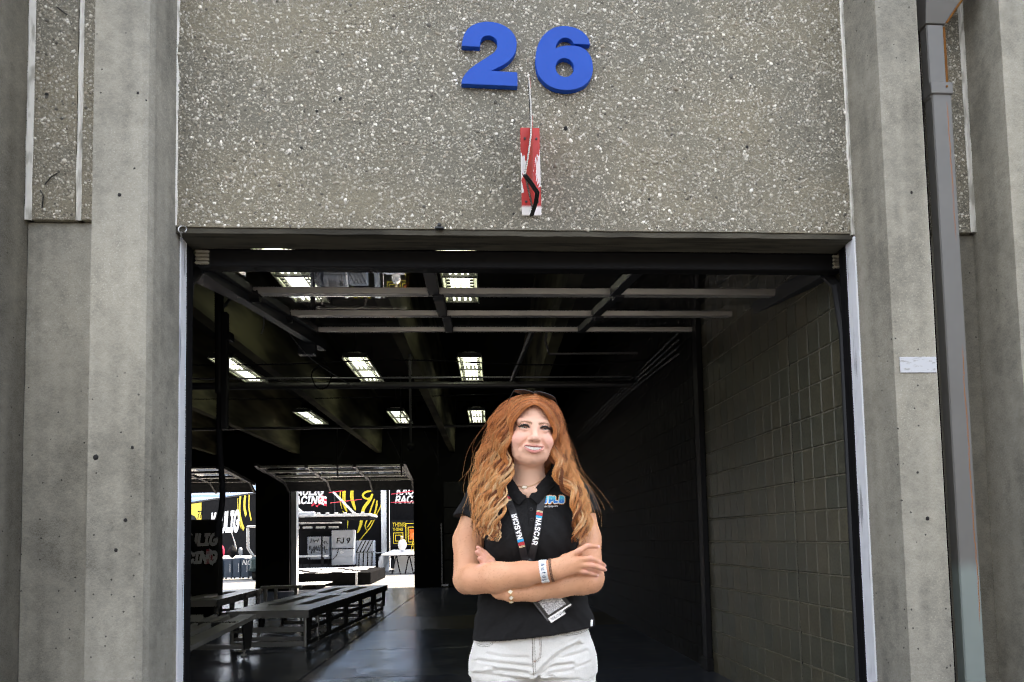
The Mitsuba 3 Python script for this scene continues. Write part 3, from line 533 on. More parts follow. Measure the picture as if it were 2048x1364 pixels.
# ---------------------------------------------------------------- low steel inspection platforms on the floor
def _ply(p, n, uv): return mix((0.50, 0.49, 0.46), (0.30, 0.295, 0.28), fbm(p.x * 4, p.y * 4, p.z * 4, 3))
scene['platform_steel'] = pbsdf(mikit.proc(_ply), 0.3, 0.5, 0.5)
M('platform_black', (0.016, 0.016, 0.017), 0.5); M('platform_rail', (0.36, 0.35, 0.32), 0.35, 0.5, 0.5)
def leg_plate(p, h, w, ex):
    """tapered plate leg with a screw foot; p on the floor, ex its width direction"""
    ex = A(*ex); ey = np.cross(A(0, 0, 1), ex)
    poly = Polygon([(-w * 0.28, 0.08), (w * 0.28, 0.08), (w * 0.5, h), (-w * 0.5, h)])
    return put(extrude(poly, 0.02), A(*p) + ey * 0.01, ex, (0, 0, 1), -ey)
def foot(p):
    a = trimesh.creation.cylinder(0.012, 0.16, sections=8); a.apply_translation((p[0], p[1], 0.085)); b = trimesh.creation.cylinder(0.032, 0.02, sections=12); b.apply_translation((p[0], p[1], 0.011))
    c = trimesh.creation.cylinder(0.022, 0.025, sections=6); c.apply_translation((p[0], p[1], 0.06)); return cat([a, b, c])
def platform(lab, p0, dirv, width, length, h, slope=0.0, slots=(), nlegs=4, rails=False):
    """deck starting at its near right corner p0, running along dirv, widening to the left"""
    t = thing('inspection_platform', lab, 'platform', None)
    d = A(*dirv, 0); d /= np.linalg.norm(d); l = A(-d[1], d[0], 0); up = A(0, 0, 1)
    dd = d + up * slope; 
    def at(s, w, z=0): return A(*p0, 0) + d * s + l * w + up * (h + slope * s + z)
    def slab(s0, s1, w0, w1, th, mat, name='deck_plate'):
        m = m3.Manifold.hull_points(np.array([at(s, w, z) for s in (s0, s1) for w in (w0, w1) for z in (0, -th)])).to_mesh()
        return obj(name, trimesh.Trimesh(m.vert_properties[:, :3], m.tri_verts, process=False), mat, t)
    W = width
    if rails:
        for a, b in ((0, 0.22), (0.36, 0.46), (0.54, 0.60), (0.74, 1.0)): slab(0, length, a * W, b * W, 0.05, 'platform_steel', 'track_rail')
        for s in np.arange(0.35, length, 0.9): slab(s, s + 0.06, 0.02, W - 0.02, 0.09, 'platform_black', 'cross_member')
    else:
        s = 0.0
        for s0, s1, solid in slots:
            if solid: slab(s0, s1 - 0.004, 0, W, 0.05, 'platform_steel')
            else:
                for a, b in ((0, 0.24), (0.42, 0.62), (0.80, 1.0)): slab(s0, s1 - 0.004, a * W, b * W, 0.05, 'platform_steel')
        slab(0, length, -0.012, -0.001, 0.10, 'platform_black', 'side_rail'); slab(0, length, W + 0.001, W + 0.012, 0.10, 'platform_black', 'side_rail')
        slab(-0.012, -0.001, 0, W, 0.09, 'platform_rail', 'end_rail')
    for s in np.linspace(0.12 if not rails else 0.5, length - 0.12, nlegs):
        for w in (0.04, W - 0.04):
            q = at(s, w); hh = h + slope * s - 0.03
            if hh < 0.14: continue
            obj('leg', leg_plate((q[0], q[1], 0), hh, 0.24, d), 'platform_black', t); obj('screw_foot', foot(q + l * 0.04), 'platform_rail', t)
        a, b = at(s, 0.04), at(s, W - 0.04); z = 0.10
        if h + slope * s > 0.25: obj('cross_tube', bar((a[0], a[1], z), (b[0], b[1], z), 0.05, 0.05), 'platform_rail', t)
    return t, at
PB, at = platform('long low steel inspection platform with open slots, nearest to the woman', (-1.90, 8.70), (0.40, 4.33), 0.98, 4.55, 0.45, slots=((0, 0.75, True), (0.75, 2.3, False), (2.3, 2.8, True), (2.8, 4.1, False), (4.1, 4.55, True)), nlegs=6)
for s in (0.02, 0.5):
    for w in (0.05, 0.93):
        q = at(s, w); obj('corner_post', tube([(q[0], q[1], 0.02), (q[0], q[1], 0.42)], 0.022, 8), 'platform_rail', PB, smooth=True)
for w0, w1, z in ((0.05, 0.93, 0.22), (0.05, 0.93, 0.05)):
    a, b = at(0.02, w0), at(0.02, w1); obj('lower_rail', bar((a[0], a[1], z), (b[0], b[1], z), 0.035, 0.06), 'platform_rail', PB)
for z in (0.05, 0.22):
    a, b = at(0.02, 0.05), at(4.4, 0.05); obj('lower_rail', bar((a[0], a[1], z), (b[0], b[1], z), 0.035, 0.05), 'platform_black', PB)
RP, _ = platform('sloping ramp of steel track rails leading up to the long platform', (-3.06, 4.95), (0.24, 1.25), 0.86, 3.45, 0.02, slope=0.125, nlegs=3, rails=True)
PC, at = platform('low steel inspection platform at the far left behind the ramp', (-3.62, 10.6), (-0.02, 1.0), 1.05, 2.45, 0.45, slots=((0, 0.5, True), (0.5, 1.9, False), (1.9, 2.45, True)), nlegs=4)
PE = thing('steel_stand', 'plain steel stand frame at the end of the left platform', 'stand')
for x in (-3.58, -3.40, -3.05): obj('post', bar((x, 12.95, 0.0), (x, 12.95, 0.47), 0.05, 0.05), 'platform_rail', PE)
obj('top_bar', bar((-3.66, 12.95, 0.475), (-2.95, 12.95, 0.475), 0.10, 0.05), 'platform_rail', PE); obj('foot_bar', bar((-3.62, 12.95, 0.03), (-3.0, 12.95, 0.03), 0.08, 0.05), 'platform_rail', PE)
run('jack_handle', 'short upright rod by the far end of the long platform', 'rod', [(-1.60, 12.6, 0.0), (-1.62, 12.6, 0.34)], 0.02, 'platform_black')

# covered crate with lettering by the left platform
M('cover_cloth', (0.022, 0.022, 0.023), 0.85, 0.15); M('cover_letter', (0.75, 0.75, 0.77), 0.7); M('cover_red', (0.55, 0.10, 0.14), 0.7)
cr = thing('covered_crate', 'tall black covered crate with grey lettering, left of the platforms', 'crate')
m = cbox(-5.3, -4.09, 12.0, 12.28, 0.0, 1.665, 0.03); v, f = trimesh.remesh.subdivide_to_size(m.vertices, m.faces, 0.07); m = trimesh.Trimesh(v, f); m.merge_vertices()
m.vertices[:, 1] += 0.03 * (meshkit.fbm(m.vertices * A(9, 2, 1.5), 3, 5) - 0.5) * np.clip(1.7 - m.vertices[:, 2], 0, 1); m.vertices[:, 0] += 0.03 * (meshkit.fbm(m.vertices * A(2, 9, 1.5) + 7, 3, 5) - 0.5)
obj('cover', m, 'cover_cloth', cr, smooth=50)
for s, x, z, h in (('KAULIG', -4.81, 1.245, 0.18), ('RACING', -4.85, 0.955, 0.18)):
    obj('lettering', put(heavy(s, h, 0.011, 0.006, 0.18, 0.76), (x, 11.985, z), (1, 0, 0), (0, 0, 1), (0, -1, 0)), 'cover_letter', cr)
def flag(w, h, nx, ny, wave, keep):
    out = []
    for i in range(nx):
        for j in range(ny):
            if (i + j) % 2 == keep:
                f = lambda u: h * wave * math.sin(u * 5.2 / nx)
                out.append(Polygon([(w * i / nx, h * j / ny + f(i)), (w * (i + 1) / nx, h * j / ny + f(i + 1)), (w * (i + 1) / nx, h * (j + 1) / ny + f(i + 1)), (w * i / nx, h * (j + 1) / ny + f(i))]))
    return cat([extrude(p, 0.006) for p in out])
obj('flag_mark', put(flag(0.11, 0.24, 2, 3, 0.1, 0), (-4.265, 11.985, 0.93), (1, 0, 0), (0, 0, 1), (0, -1, 0)), 'cover_red', cr); obj('flag_mark', put(flag(0.11, 0.24, 2, 3, 0.1, 1), (-4.265, 11.985, 0.93), (1, 0, 0), (0, 0, 1), (0, -1, 0)), 'cover_letter', cr)
run('air_hose', 'black hose slanting down to the covered crate', 'hose', spline([(-4.75, 11.5, 2.75), (-4.62, 11.5, 2.1), (-4.45, 11.5, 1.6), (-4.25, 11.5, 1.15)], 20), 0.05, 'black_rubber')
# shut bay at the back right: dark door with a pale edge strip
M('shut_door', (0.016, 0.016, 0.018), 0.6)
sd = thing('shut_door', 'dark shut garage door with a pale edge at the back right', 'garage door')
for i in range(3):
    for j in range(4): obj('panel', cbox(-0.62 + i * 0.92, -0.62 + i * 0.92 + 0.90, 19.05, 19.13, 0.02 + j * 0.70, 0.70 + j * 0.70, 0.01), 'shut_door', sd)
obj('edge_strip', cbox(-0.70, -0.665, 19.0, 19.06, 0.10, 1.7, 0.004), 'galvanised', sd); obj('foot_block', cbox(-0.70, -0.52, 18.98, 19.04, 0.03, 0.09, 0.004), 'bright_steel', sd)
run('wall_strip', 'short pale vertical strip deep in the dark bay', 'strip', [(1.55, 11.0, 1.05), (1.55, 11.0, 1.68)], 0.012, 'galvanised', 6)

# the two raised doors of the far bays, their foot sections hanging tilted
for x0, x1, lab in ((-4.72, -1.46, 'raised door of the middle far bay with its grey foot panel tilted'), (-8.55, -5.6, 'raised door of the left far bay with its grey foot panel tilted')):
    k = door(lab, x0 - SK * 14, x1 - SK * 14, [(19.08, 2.60), (18.60, 2.85), (17.9, 2.90), (17.2, 2.95), (16.5, 3.0)], 0.05, 3, 'first', rl=0.07)
    for x in (x0 - 0.02, x1 + 0.06): obj('track', bar((x, 19.0, 2.82), (x, 16.3, 3.03), 0.06, 0.08), 'dark_steel', k)
# ---------------------------------------------------------------- the sunlit lot behind the garage
M('hauler_black', (0.008, 0.008, 0.009), 0.8, 0.03); M('hauler_grey', (0.03, 0.031, 0.035), 0.6, 0.2); M('print_white', (0.66, 0.66, 0.66), 0.6); M('print_yellow', (0.62, 0.48, 0.02), 0.6); M('print_red', (0.60, 0.03, 0.06), 0.5)
M('white_metal', (0.55, 0.565, 0.58), 0.4); M('cabinet_grey', (0.42, 0.455, 0.51), 0.4); M('cabinet_dark', (0.05, 0.06, 0.07), 0.5); M('pole_white', (0.6, 0.63, 0.66), 0.4); M('mark_black', (0.010, 0.010, 0.012), 0.7, 0.1)
M('locker_blue', (0.05, 0.075, 0.115), 0.45); M('bag_red', (0.55, 0.03, 0.10), 0.7); M('bag_orange', (0.75, 0.12, 0.05), 0.7); M('tyre_black', (0.012, 0.012, 0.012), 0.8); M('teal_dark', (0.03, 0.06, 0.07), 0.4); M('sand_paint', (0.45, 0.38, 0.22), 0.5); M('orange_lamp', (0.75, 0.16, 0.02), 0.4); M('engine_red', (0.20, 0.03, 0.025), 0.5)
M('seat_blue', (0.25, 0.36, 0.55), 0.6); M('stand_concrete', (0.55, 0.55, 0.55), 0.8)
def face(m, x, y, z): return put(m, (x, y, z), (1, 0, 0), (0, 0, 1), (0, -1, 0))
def wheel(x, y, r, w=0.25):
    c = trimesh.creation.cylinder(r, w, sections=24); c.apply_transform(trimesh.transformations.rotation_matrix(PI / 2, (1, 0, 0))); c.apply_translation((x, y, r)); return c
def kaulig(t, x, y, z, h, red=True, flag_on=True):
    for s, dx, dz in (('KAULIG', 0.06, h * 1.18), ('RACING', 0, 0)):
        obj('lettering', face(heavy(s, h, 0.009 * h / 0.3, 0.012, 0.22, 0.86), x + dx * h * 3, y - 0.014, z + dz), 'print_white', t)
    if flag_on:
        for keep, mt in ((0, 'print_red'), (1, 'print_white')): obj('flag_mark', face(flag(h * 1.15, h * 1.35, 3, 4, 0.12, keep), x + h * 4.05, y - 0.014, z - 0.28 * h), mt, t)
        obj('flag_mark', face(flag(h * 0.9, h * 0.5, 3, 2, 0.25, 0), x + h * 3.1, y - 0.016, z - 0.42 * h), 'print_red', t)
# haulers side by side
h1 = thing('hauler', 'black race hauler with white lettering and a red checkered flag behind the middle bay', 'truck', 'black race haulers')
obj('body', cbox(-8.4, -5.52, 30.0, 32.5, 0.55, 4.3, 0.05), 'hauler_black', h1); obj('skirt', cbox(-8.3, -5.6, 30.1, 32.4, 0.12, 0.56, 0.02), 'hauler_grey', h1); kaulig(h1, -7.36, 30.0, 2.87, 0.30)
for x in (-7.9,): obj('wheel', wheel(x, 30.16, 0.5), 'tyre_black', h1, smooth=30)
h2 = thing('hauler', 'black race hauler with tall yellow brush strokes on its wall', 'truck', 'black race haulers')
obj('body', cbox(-5.44, -3.50, 30.0, 32.5, 0.05, 4.3, 0.03), 'hauler_black', h2); obj('seam_strip', cbox(-5.515, -5.455, 29.98, 30.05, 0.6, 4.2, 0.01), 'hauler_grey', h2)
def zz(p): return (-7.10 + (570 + p[0] / 6.2 - 590) * 0.02051, 3.338 - (960 + p[1] / 6.2 - 985) * 0.02066)
def stroke(pts, w0, w1):
    P = spline([zz(p) for p in pts], 26); n = np.gradient(P, axis=0); n /= np.linalg.norm(n, axis=1, keepdims=True); n = np.stack([-n[:, 1], n[:, 0]], 1)
    k = np.linspace(0, 1, 26); w = (w0 + (w1 - w0) * k) * (0.35 + 0.65 * np.sin(PI * np.clip(k * 0.9 + 0.1, 0, 1)) ** 0.6) * 0.00331 / 2
    return Polygon(np.vstack([P + n * w[:, None], (P - n * w[:, None])[::-1]])).buffer(0)
strokes = [([(745, 60), (728, 240), (738, 330), (765, 405)], 46, 40), ([(850, 60), (828, 230), (850, 320), (872, 390)], 44, 46), ([(690, 120), (686, 290), (705, 370)], 14, 12), ([(712, 395), (735, 425), (755, 450)], 14, 12),
           ([(1075, 150), (1000, 165), (965, 200), (985, 235), (1040, 245), (1080, 205)], 28, 26), ([(1085, 185), (1050, 265), (985, 350), (950, 480), (932, 580), (895, 672)], 40, 44), ([(1112, 250), (1065, 370), (1015, 510), (990, 595), (1012, 650)], 24, 14), ([(1140, 270), (1125, 380), (1060, 540), (1012, 612)], 26, 18),
           ([(1205, 120), (1192, 320), (1125, 465), (1065, 590), (985, 690), (895, 800)], 10, 16), ([(775, 500), (775, 560), (772, 620)], 12, 8), ([(1145, 310), (1130, 360), (1118, 390)], 22, 10)]
for p, a, b in strokes: obj('brush_stroke', face(extrude(stroke(p, a, b), 0.012), 0, 29.986, 0), 'print_yellow', h2)
h3 = thing('hauler', 'black race hauler with white lettering right of the pale pole', 'truck', 'black race haulers')
obj('body', cbox(-3.22, 4.0, 30.0, 32.5, 0.5, 4.3, 0.05), 'hauler_black', h3); obj('skirt', cbox(-3.2, 3.9, 30.1, 32.4, 0.1, 0.5, 0.02), 'hauler_grey', h3); kaulig(h3, -3.02, 29.99, 2.83, 0.30, True, False)
obj('rub_rail', tube([(-3.15, 29.95, 3.20), (-2.0, 29.95, 3.36)], 0.02, 6), 'print_red', h3); obj('rub_rail', tube([(-3.18, 29.95, 2.86), (-2.0, 29.95, 2.86)], 0.02, 6), 'print_red', h3)
pl = thing('lamp_post', 'pale round pole standing between the haulers', 'post')
obj('pole', tube([(-3.42, 29.6, 0.0), (-3.42, 29.6, 5.5)], 0.115, 14), 'pole_white', pl, smooth=True); obj('base', cbox(-3.62, -3.24, 29.4, 29.8, 0, 0.62, 0.02), 'cabinet_grey', pl)
# left hauler seen along its side
hx = thing('hauler', 'long black race hauler seen at a slant behind the left far bay', 'truck', 'black race haulers')
o = A(-12.4, 42.0, 0); dv = A(-5.6, 7.0, 0); dv /= np.linalg.norm(dv); nv = A(dv[1], -dv[0], 0) * -1
def slant(m): return put(m, o, -dv, (0, 0, 1), np.cross(-dv, (0, 0, 1)))
b = cbox(-14, 0.6, 0.6, 4.1, -2.5, 0, 0.04); obj('body', slant(b), 'hauler_black', hx); obj('roof_rail', slant(cbox(-14, 0.6, 4.1, 4.2, -2.5, 0.02, 0.01)), 'hauler_grey', hx)
obj('tail_print', slant(cbox(-13.9, -8.2, 2.1, 4.05, 0.003, 0.02, 0.002)), 'print_yellow', hx, label='yellow tail print')
e = shapely.affinity.scale(Point(-10.2, 2.3).buffer(1, 20), 1.5, 1.0).intersection(sbox(-13, 2.1, -5, 4)); obj('tail_emblem', slant(put(extrude(e, 0.01), (0, 0, 0.021), (1, 0, 0), (0, 1, 0))), 'mark_black', hx)
m = text('77', 0.5, 0.012, True, 0.2); obj('tail_number', slant(put(m, (-9.0, 3.0, 0.022), (1, 0, 0), (0, 1, 0))), 'mark_black', hx)
obj('lettering', slant(put(heavy('KAULIG', 1.15, 0.07, 0.012, 0.22, 0.78), (-6.6, 2.05, 0.006), (1, 0, 0), (0, 1, 0))), 'print_white', hx)
for pts_, a, b_ in (([(-1.6, 4.1), (-1.75, 3.4), (-1.5, 2.6), (-1.1, 2.1)], 0.30, 0.22), ([(-0.9, 4.1), (-1.0, 3.4), (-0.75, 2.9)], 0.34, 0.26), ([(-2.0, 4.0), (-2.05, 3.3), (-1.85, 2.7), (-1.45, 2.15)], 0.08, 0.08), ([(-0.3, 4.1), (-0.35, 3.4), (0.0, 2.6)], 0.2, 0.1)):
    obj('brush_stroke', slant(put(extrude(LineString(spline(pts_, 20)).buffer((a + b_) / 4, cap_style=2), 0.012), (0, 0, 0.006), (1, 0, 0), (0, 1, 0))), 'print_yellow', hx)
# grandstand far behind
gs = thing('grandstand', 'far grandstand with rows of blue seats behind the left bay', 'grandstand')
for i in range(16):
    obj('step', box(-75, -25, 88 + i * 1.0, 89.1 + i * 1.0, 0, 4.2 + i * 0.62), 'stand_concrete', gs); obj('seat_row', box(-74.8, -25.2, 88.35 + i * 1.0, 88.7 + i * 1.0, 4.2 + i * 0.62, 4.5 + i * 0.62), 'seat_blue', gs)
# lockers and bags, golf cart at the left far bay
for i in range(4):
    lk = thing('locker', ['blue grey locker under the red bag', 'blue grey locker between the red and the black bag', 'blue grey locker under the black bag', 'blue grey locker with pale print, nearest to the golf cart'][i], 'locker', 'lockers by the left far bay')
    x = -9.06 + i * 0.30; obj('body', cbox(x, x + 0.27, 26.4, 26.9, 0.06, 0.74 - 0.02 * (i % 2), 0.015), 'locker_blue', lk); obj('handle', tube([(x + 0.22, 26.37, 0.25), (x + 0.22, 26.37, 0.55)], 0.012, 6), 'white_metal', lk)
    for sx in (0.04, 0.23): obj('caster', wheel(x + sx, 26.5, 0.03, 0.03), 'tyre_black', lk)
    if i == 3: obj('print', face(text('NG', 0.17, 0.006, True, 0.2), x + 0.02, 26.395, 0.50), 'print_white', lk)
def bag(lab, c, r, mt, mt2=None, sq=1.0):
    t = thing('bag', lab, 'bag'); s = trimesh.creation.icosphere(radius=1, subdivisions=3); v = s.vertices; v = np.sign(v) * np.abs(v) ** sq; s.vertices = v * A(*r) * (1 + 0.22 * (meshkit.fbm(v * 2.2 + c[0], 3) - 0.5))[:, None] + A(*c); obj('sack', s, mt, t, smooth=True)
    if mt2: obj('flap', tube([(c[0] - r[0] * 0.8, c[1] - r[1] * 1.02, c[2] + 0.04), (c[0], c[1] - r[1] * 1.1, c[2] + 0.0), (c[0] + r[0] * 0.8, c[1] - r[1] * 1.0, c[2] - 0.06)], 0.035, 8), mt2, t, smooth=True)
bag('bright red bag with an orange flap on the first locker', (-8.93, 26.5, 1.00), (0.145, 0.16, 0.25), 'bag_red', 'bag_orange', 1.0)
bag('black diamond shaped bag on the third locker', (-8.50, 26.5, 0.98), (0.17, 0.15, 0.24), 'mark_black', None, 1.5)
bag('small grey lilac bag right of the black bag', (-8.27, 26.7, 0.98), (0.07, 0.1, 0.16), 'cabinet_grey')
tag(obj('flag_staff', tube(spline([(-8.40, 26.6, 1.05), (-8.46, 26.6, 1.35), (-8.55, 26.6, 1.62), (-8.60, 26.6, 1.75)], 14), np.linspace(0.03, 0.012, 14), 6), 'white_metal', smooth=True), 'curved white staff leaning out behind the black bag', 'staff')
_obj = obj
def obj(name, mesh, *a, **k): mesh.apply_translation((0.36, 0, 0)); return _obj(name, mesh, *a, **k)
gc = thing('golf_cart', 'golf cart with a white windscreen frame, half hidden by the pier', 'golf cart')
obj('floor_pan', cbox(-8.02, -6.9, 25.6, 28.0, 0.28, 0.40, 0.03), 'teal_dark', gc); obj('cowl', cbox(-7.98, -6.95, 25.5, 26.1, 0.30, 0.80, 0.09), 'teal_dark', gc); obj('roof', cbox(-8.1, -6.8, 25.6, 27.7, 1.82, 1.90, 0.03), 'white_metal', gc)
obj('windscreen_frame', tube([(-7.95, 25.95, 0.80), (-8.06, 25.7, 1.10), (-8.08, 25.7, 1.82)], 0.055, 8), 'white_metal', gc, smooth=True); obj('windscreen_frame', tube([(-6.95, 25.95, 0.80), (-6.84, 25.7, 1.10), (-6.82, 25.7, 1.82)], 0.055, 8), 'white_metal', gc, smooth=True)
obj('seat', cbox(-7.9, -7.0, 26.9, 27.4, 0.62, 0.78, 0.05), 'cabinet_dark', gc); obj('seat_back', cbox(-7.9, -7.0, 27.4, 27.5, 0.78, 1.25, 0.04), 'cabinet_dark', gc)
for k in range(4): obj('shelf_bar', cbox(-7.92, -6.98, 27.6, 27.64, 0.95 + k * 0.2, 1.07 + k * 0.2, 0.01), 'cabinet_grey', gc)
for x in (-7.86, -7.06):
    for y in (25.95, 27.6): c = trimesh.creation.cylinder(0.21, 0.18, sections=20); c.apply_transform(trimesh.transformations.rotation_matrix(PI / 2, (0, 1, 0))); c.apply_translation((x, y, 0.175)); obj('wheel', c, 'tyre_black', gc, smooth=30)
obj = _obj
# low black deck with a black and white striped top, in front of the middle bay
dk = thing('display_deck', 'low black skirted deck with a black and white top outside the middle bay', 'platform')
obj('skirt', cbox(-6.1, -3.32, 21.6, 26.2, -0.03, 0.325, 0.01), 'hauler_black', dk); obj('skirt_return', cbox(-3.315, -2.92, 21.75, 25.6, -0.03, 0.325, 0.01), 'hauler_black', dk); obj('corner_trim', cbox(-3.35, -3.29, 21.57, 21.62, -0.03, 0.325, 0.004), 'pole_white', dk)
for i in range(7):
    for j in range(5):
        x, y = -6.1 + i * 0.395, 21.6 + j * 0.92
        obj('top_tile', cbox(x, x + 0.395, y, y + 0.92, 0.327, 0.345 if (i + j) % 2 == 0 else 0.343, 0.003), 'print_white' if (i + j) % 2 == 0 or rng.random() < 0.35 else 'mark_black', dk)
d2 = thing('display_deck', 'second low black skirted deck just behind the long platform', 'platform')
obj('skirt', cbox(-5.6, -4.10, 19.7, 20.9, -0.03, 0.10, 0.01), 'hauler_black', d2); obj('top', cbox(-5.65, -3.9, 19.65, 20.95, 0.102, 0.125, 0.004), 'print_white', d2)
# lift gate awning with its struts
lg = thing('lift_gate', 'raised white lift gate of a hauler over the tool carts', 'lift gate')
obj('deck', cbox(-6.8, -3.55, 26.6, 28.6, 2.19, 2.29, 0.02), 'white_metal', lg); obj('side_tray', cbox(-7.2, -5.55, 26.3, 26.6, 2.20, 2.38, 0.03), 'cabinet_grey', lg); obj('underside', cbox(-6.8, -3.6, 26.7, 28.6, 2.10, 2.18, 0.01), 'mark_black', lg)
for k in range(6): obj('beacon', cbox(-5.5 + k * 0.32, -5.38 + k * 0.32, 26.55, 26.62, 2.29, 2.35, 0.01), 'white_metal', lg)
for a, b in (((-6.7, 27.4, 2.85), (-6.05, 27.0, 2.32)), ((-5.2, 28.2, 3.2), (-4.2, 27.0, 2.30))): obj('strut', tube([a, b], 0.04, 8), 'white_metal', lg, smooth=True)
obj('cable', tube([(-5.15, 27.0, 3.1), (-3.95, 27.2, 3.28)], 0.018, 6), 'print_red', lg); obj('cable', tube([(-5.1, 27.0, 2.72), (-3.95, 27.2, 2.85)], 0.014, 6), 'print_red', lg)
lb = thing('light_bar', 'dark shelf with a row of pale lamps hanging under the lift gate', 'shelf')
obj('shelf', cbox(-7.2, -5.0, 28.6, 28.9, 1.99, 2.05, 0.01), 'white_metal', lb); obj('back_board', cbox(-7.2, -4.9, 28.9, 29.0, 0.4, 1.98, 0.01), 'mark_black', lb)
for k in range(4): obj('lamp', cbox(-6.95 + k * 0.5, -6.58 + k * 0.5, 28.5, 28.58, 1.80, 1.88, 0.01), 'white_metal', lb)
# tool carts
def cart(lab, x0, x1, y, z0, z1, mt='cabinet_grey', marks=(), drawers=0, split=None):
    t = thing('tool_cart', lab, 'tool cart', 'tool carts outside the middle bay')
    obj('body', cbox(x0, x1, y, y + 0.6, z0, z1, 0.02), mt, t)
    for sx in (x0 + 0.06, x1 - 0.06): obj('leg', bar((sx, y + 0.05, 0.08), (sx, y + 0.05, z0), 0.04, 0.04), 'mark_black', t); obj('caster', wheel(sx, y + 0.05, 0.05, 0.04), 'tyre_black', t)
    for i in range(drawers): obj('drawer', cbox(x0 + 0.03, x1 - 0.03, y - 0.02, y - 0.002, z0 + 0.02 + i * (split - z0) / drawers, z0 + (i + 1) * (split - z0) / drawers, 0.006), mt, t)
    if split: obj('shelf_edge', cbox(x0 - 0.04, x1 + 0.04, y - 0.06, y - 0.025, split, split + 0.03, 0.004), 'mark_black', t)
    for pg in marks: obj('mark', face(extrude(pg, 0.006), 0, y - 0.006, 0), 'mark_black', t)
    return t
c2 = cart('tall grey tool cart with large letters on its upper door', -5.24, -4.40, 28.0, 0.36, 1.72, 'cabinet_grey', (), 2, 0.98)
obj('lettering', face(text('FJ 9', 0.21, 0.008, True, 0.12, xs=0.9), -5.07, 27.994, 1.20), 'mark_black', c2); obj('curved_trim', face(extrude(LineString(spline([(-4.98, 0.98), (-5.02, 0.8), (-5.12, 0.65), (-5.2, 0.58)], 14)).buffer(0.012), 0.008), 0, 27.975, 0), 'mark_black', c2); obj('latch', cbox(-4.92, -4.78, 27.96, 27.985, 0.82, 0.88, 0.01), 'print_white', c2)
def glyphs(x0, x1, z0, z1, seed, n):
    r = np.random.default_rng(seed); out = []
    for i in range(n):
        a = x0 + (x1 - x0) * (i + 0.2) / n; b = a + (x1 - x0) / n * 0.6; out.append(LineString([(a, r.uniform(z0, z1)), ((a + b) / 2, r.uniform(z0, z1)), (b, r.uniform(z0, z1))]).buffer(0.013))
    return out
c1 = cart('pale tool cart with a black patterned board, left of the tall cart', -6.20, -5.36, 28.2, 0.60, 1.48, 'cabinet_grey', glyphs(-6.12, -5.75, 1.25, 1.44, 3, 3) + glyphs(-6.15, -5.42, 0.80, 1.14, 4, 9) + glyphs(-5.7, -5.42, 1.2, 1.44, 5, 3), 0, 0.72)
c3 = cart('low pale tool cart with slanting black stripes, right of the tall cart', -4.40, -3.72, 28.6, 0.20, 1.30, 'cabinet_grey', [LineString([(-4.38 + 0.14 * k, 0.86), (-4.16 + 0.14 * k, 1.28)]).buffer(0.018) for k in range(4)] + [LineString([(-4.3 + 0.17 * k, 0.24), (-4.28 + 0.17 * k, 0.78)]).buffer(0.02) for k in range(4)], 0, 0.82)
tb = thing('work_table', 'pale work table on thin black legs by the patterned cart', 'table')
obj('top', cbox(-6.9, -5.25, 26.9, 27.6, 0.70, 0.78, 0.02), 'white_metal', tb)
for x in (-6.8, -6.1, -5.85, -5.35): obj('leg', bar((x, 26.95, -0.03), (x, 26.95, 0.70), 0.035, 0.035), 'mark_black', tb)
obj('tall_post', bar((-5.38, 26.85, -0.03), (-5.38, 26.85, 1.5), 0.05, 0.05), 'mark_black', tb)
eg = thing('engine_stand', 'dark red machine on a stand at the edge of the middle bay', 'machine')
obj('block', cbox(-7.05, -6.62, 28.0, 28.4, 1.12, 1.42, 0.06), 'engine_red', eg); obj('pan', cbox(-6.95, -6.70, 28.05, 28.35, 0.9, 1.12, 0.05), 'engine_red', eg); obj('exhaust', tube([(-6.9, 28.1, 1.42), (-6.9, 28.1, 1.62)], 0.03, 8), 'engine_red', eg); obj('stem', tube([(-6.83, 28.2, -0.03), (-6.83, 28.2, 0.9)], 0.05, 8), 'mark_black', eg)
bt = thing('gas_bottle', 'sand coloured gas bottle standing before the haulers', 'bottle')
pr = [(0, 0), (0.075, 0), (0.08, 0.03), (0.08, 0.52), (0.05, 0.60), (0.025, 0.63), (0.025, 0.70), (0, 0.70)]
s = trimesh.creation.revolve(pr, sections=16); s.apply_translation((-3.98, 30.0 - 0.6, 0.0)); obj('cylinder', s, 'sand_paint', bt, smooth=40); obj('hose', tube(spline([(-3.98, 29.4, 0.68), (-3.90, 29.4, 0.82), (-3.7, 29.4, 0.78), (-3.5, 29.4, 0.80)], 14), 0.02, 6), 'white_metal', bt, smooth=True)
ct = thing('draped_table', 'trestle table under a pale cloth at the right of the middle bay', 'table')
V = m3.Manifold.hull_points(np.array([(-3.3, 27.6, 0.74), (-1.6, 27.6, 0.74), (-3.0, 29.0, 0.90), (-1.6, 29.0, 0.90), (-3.3, 27.6, 0.70), (-1.6, 27.6, 0.70), (-3.0, 29.0, 0.86), (-1.6, 29.0, 0.86)])).to_mesh(); obj('top', trimesh.Trimesh(V.vert_properties[:, :3], V.tri_verts, process=False), 'print_white', ct)
obj('drape', trimesh.Trimesh([(-3.42, 27.6, 0.45), (-3.30, 27.58, 0.72), (-3.22, 27.58, 0.72), (-3.22, 27.62, -0.02), (-3.40, 27.62, -0.02), (-3.05, 28.9, 0.86), (-3.30, 28.9, 0.0)], [[0, 2, 1], [0, 3, 2], [0, 4, 3], [0, 1, 5], [0, 5, 6], [0, 6, 4]], process=False), 'cabinet_grey', ct)
for x in (-2.75, -2.25, -1.9): obj('trestle', cat([bar((x - 0.16, 27.7, -0.03), (x, 27.8, 0.72), 0.035, 0.035), bar((x + 0.16, 27.7, -0.03), (x, 27.8, 0.72), 0.035, 0.035)]), 'mark_black', ct)
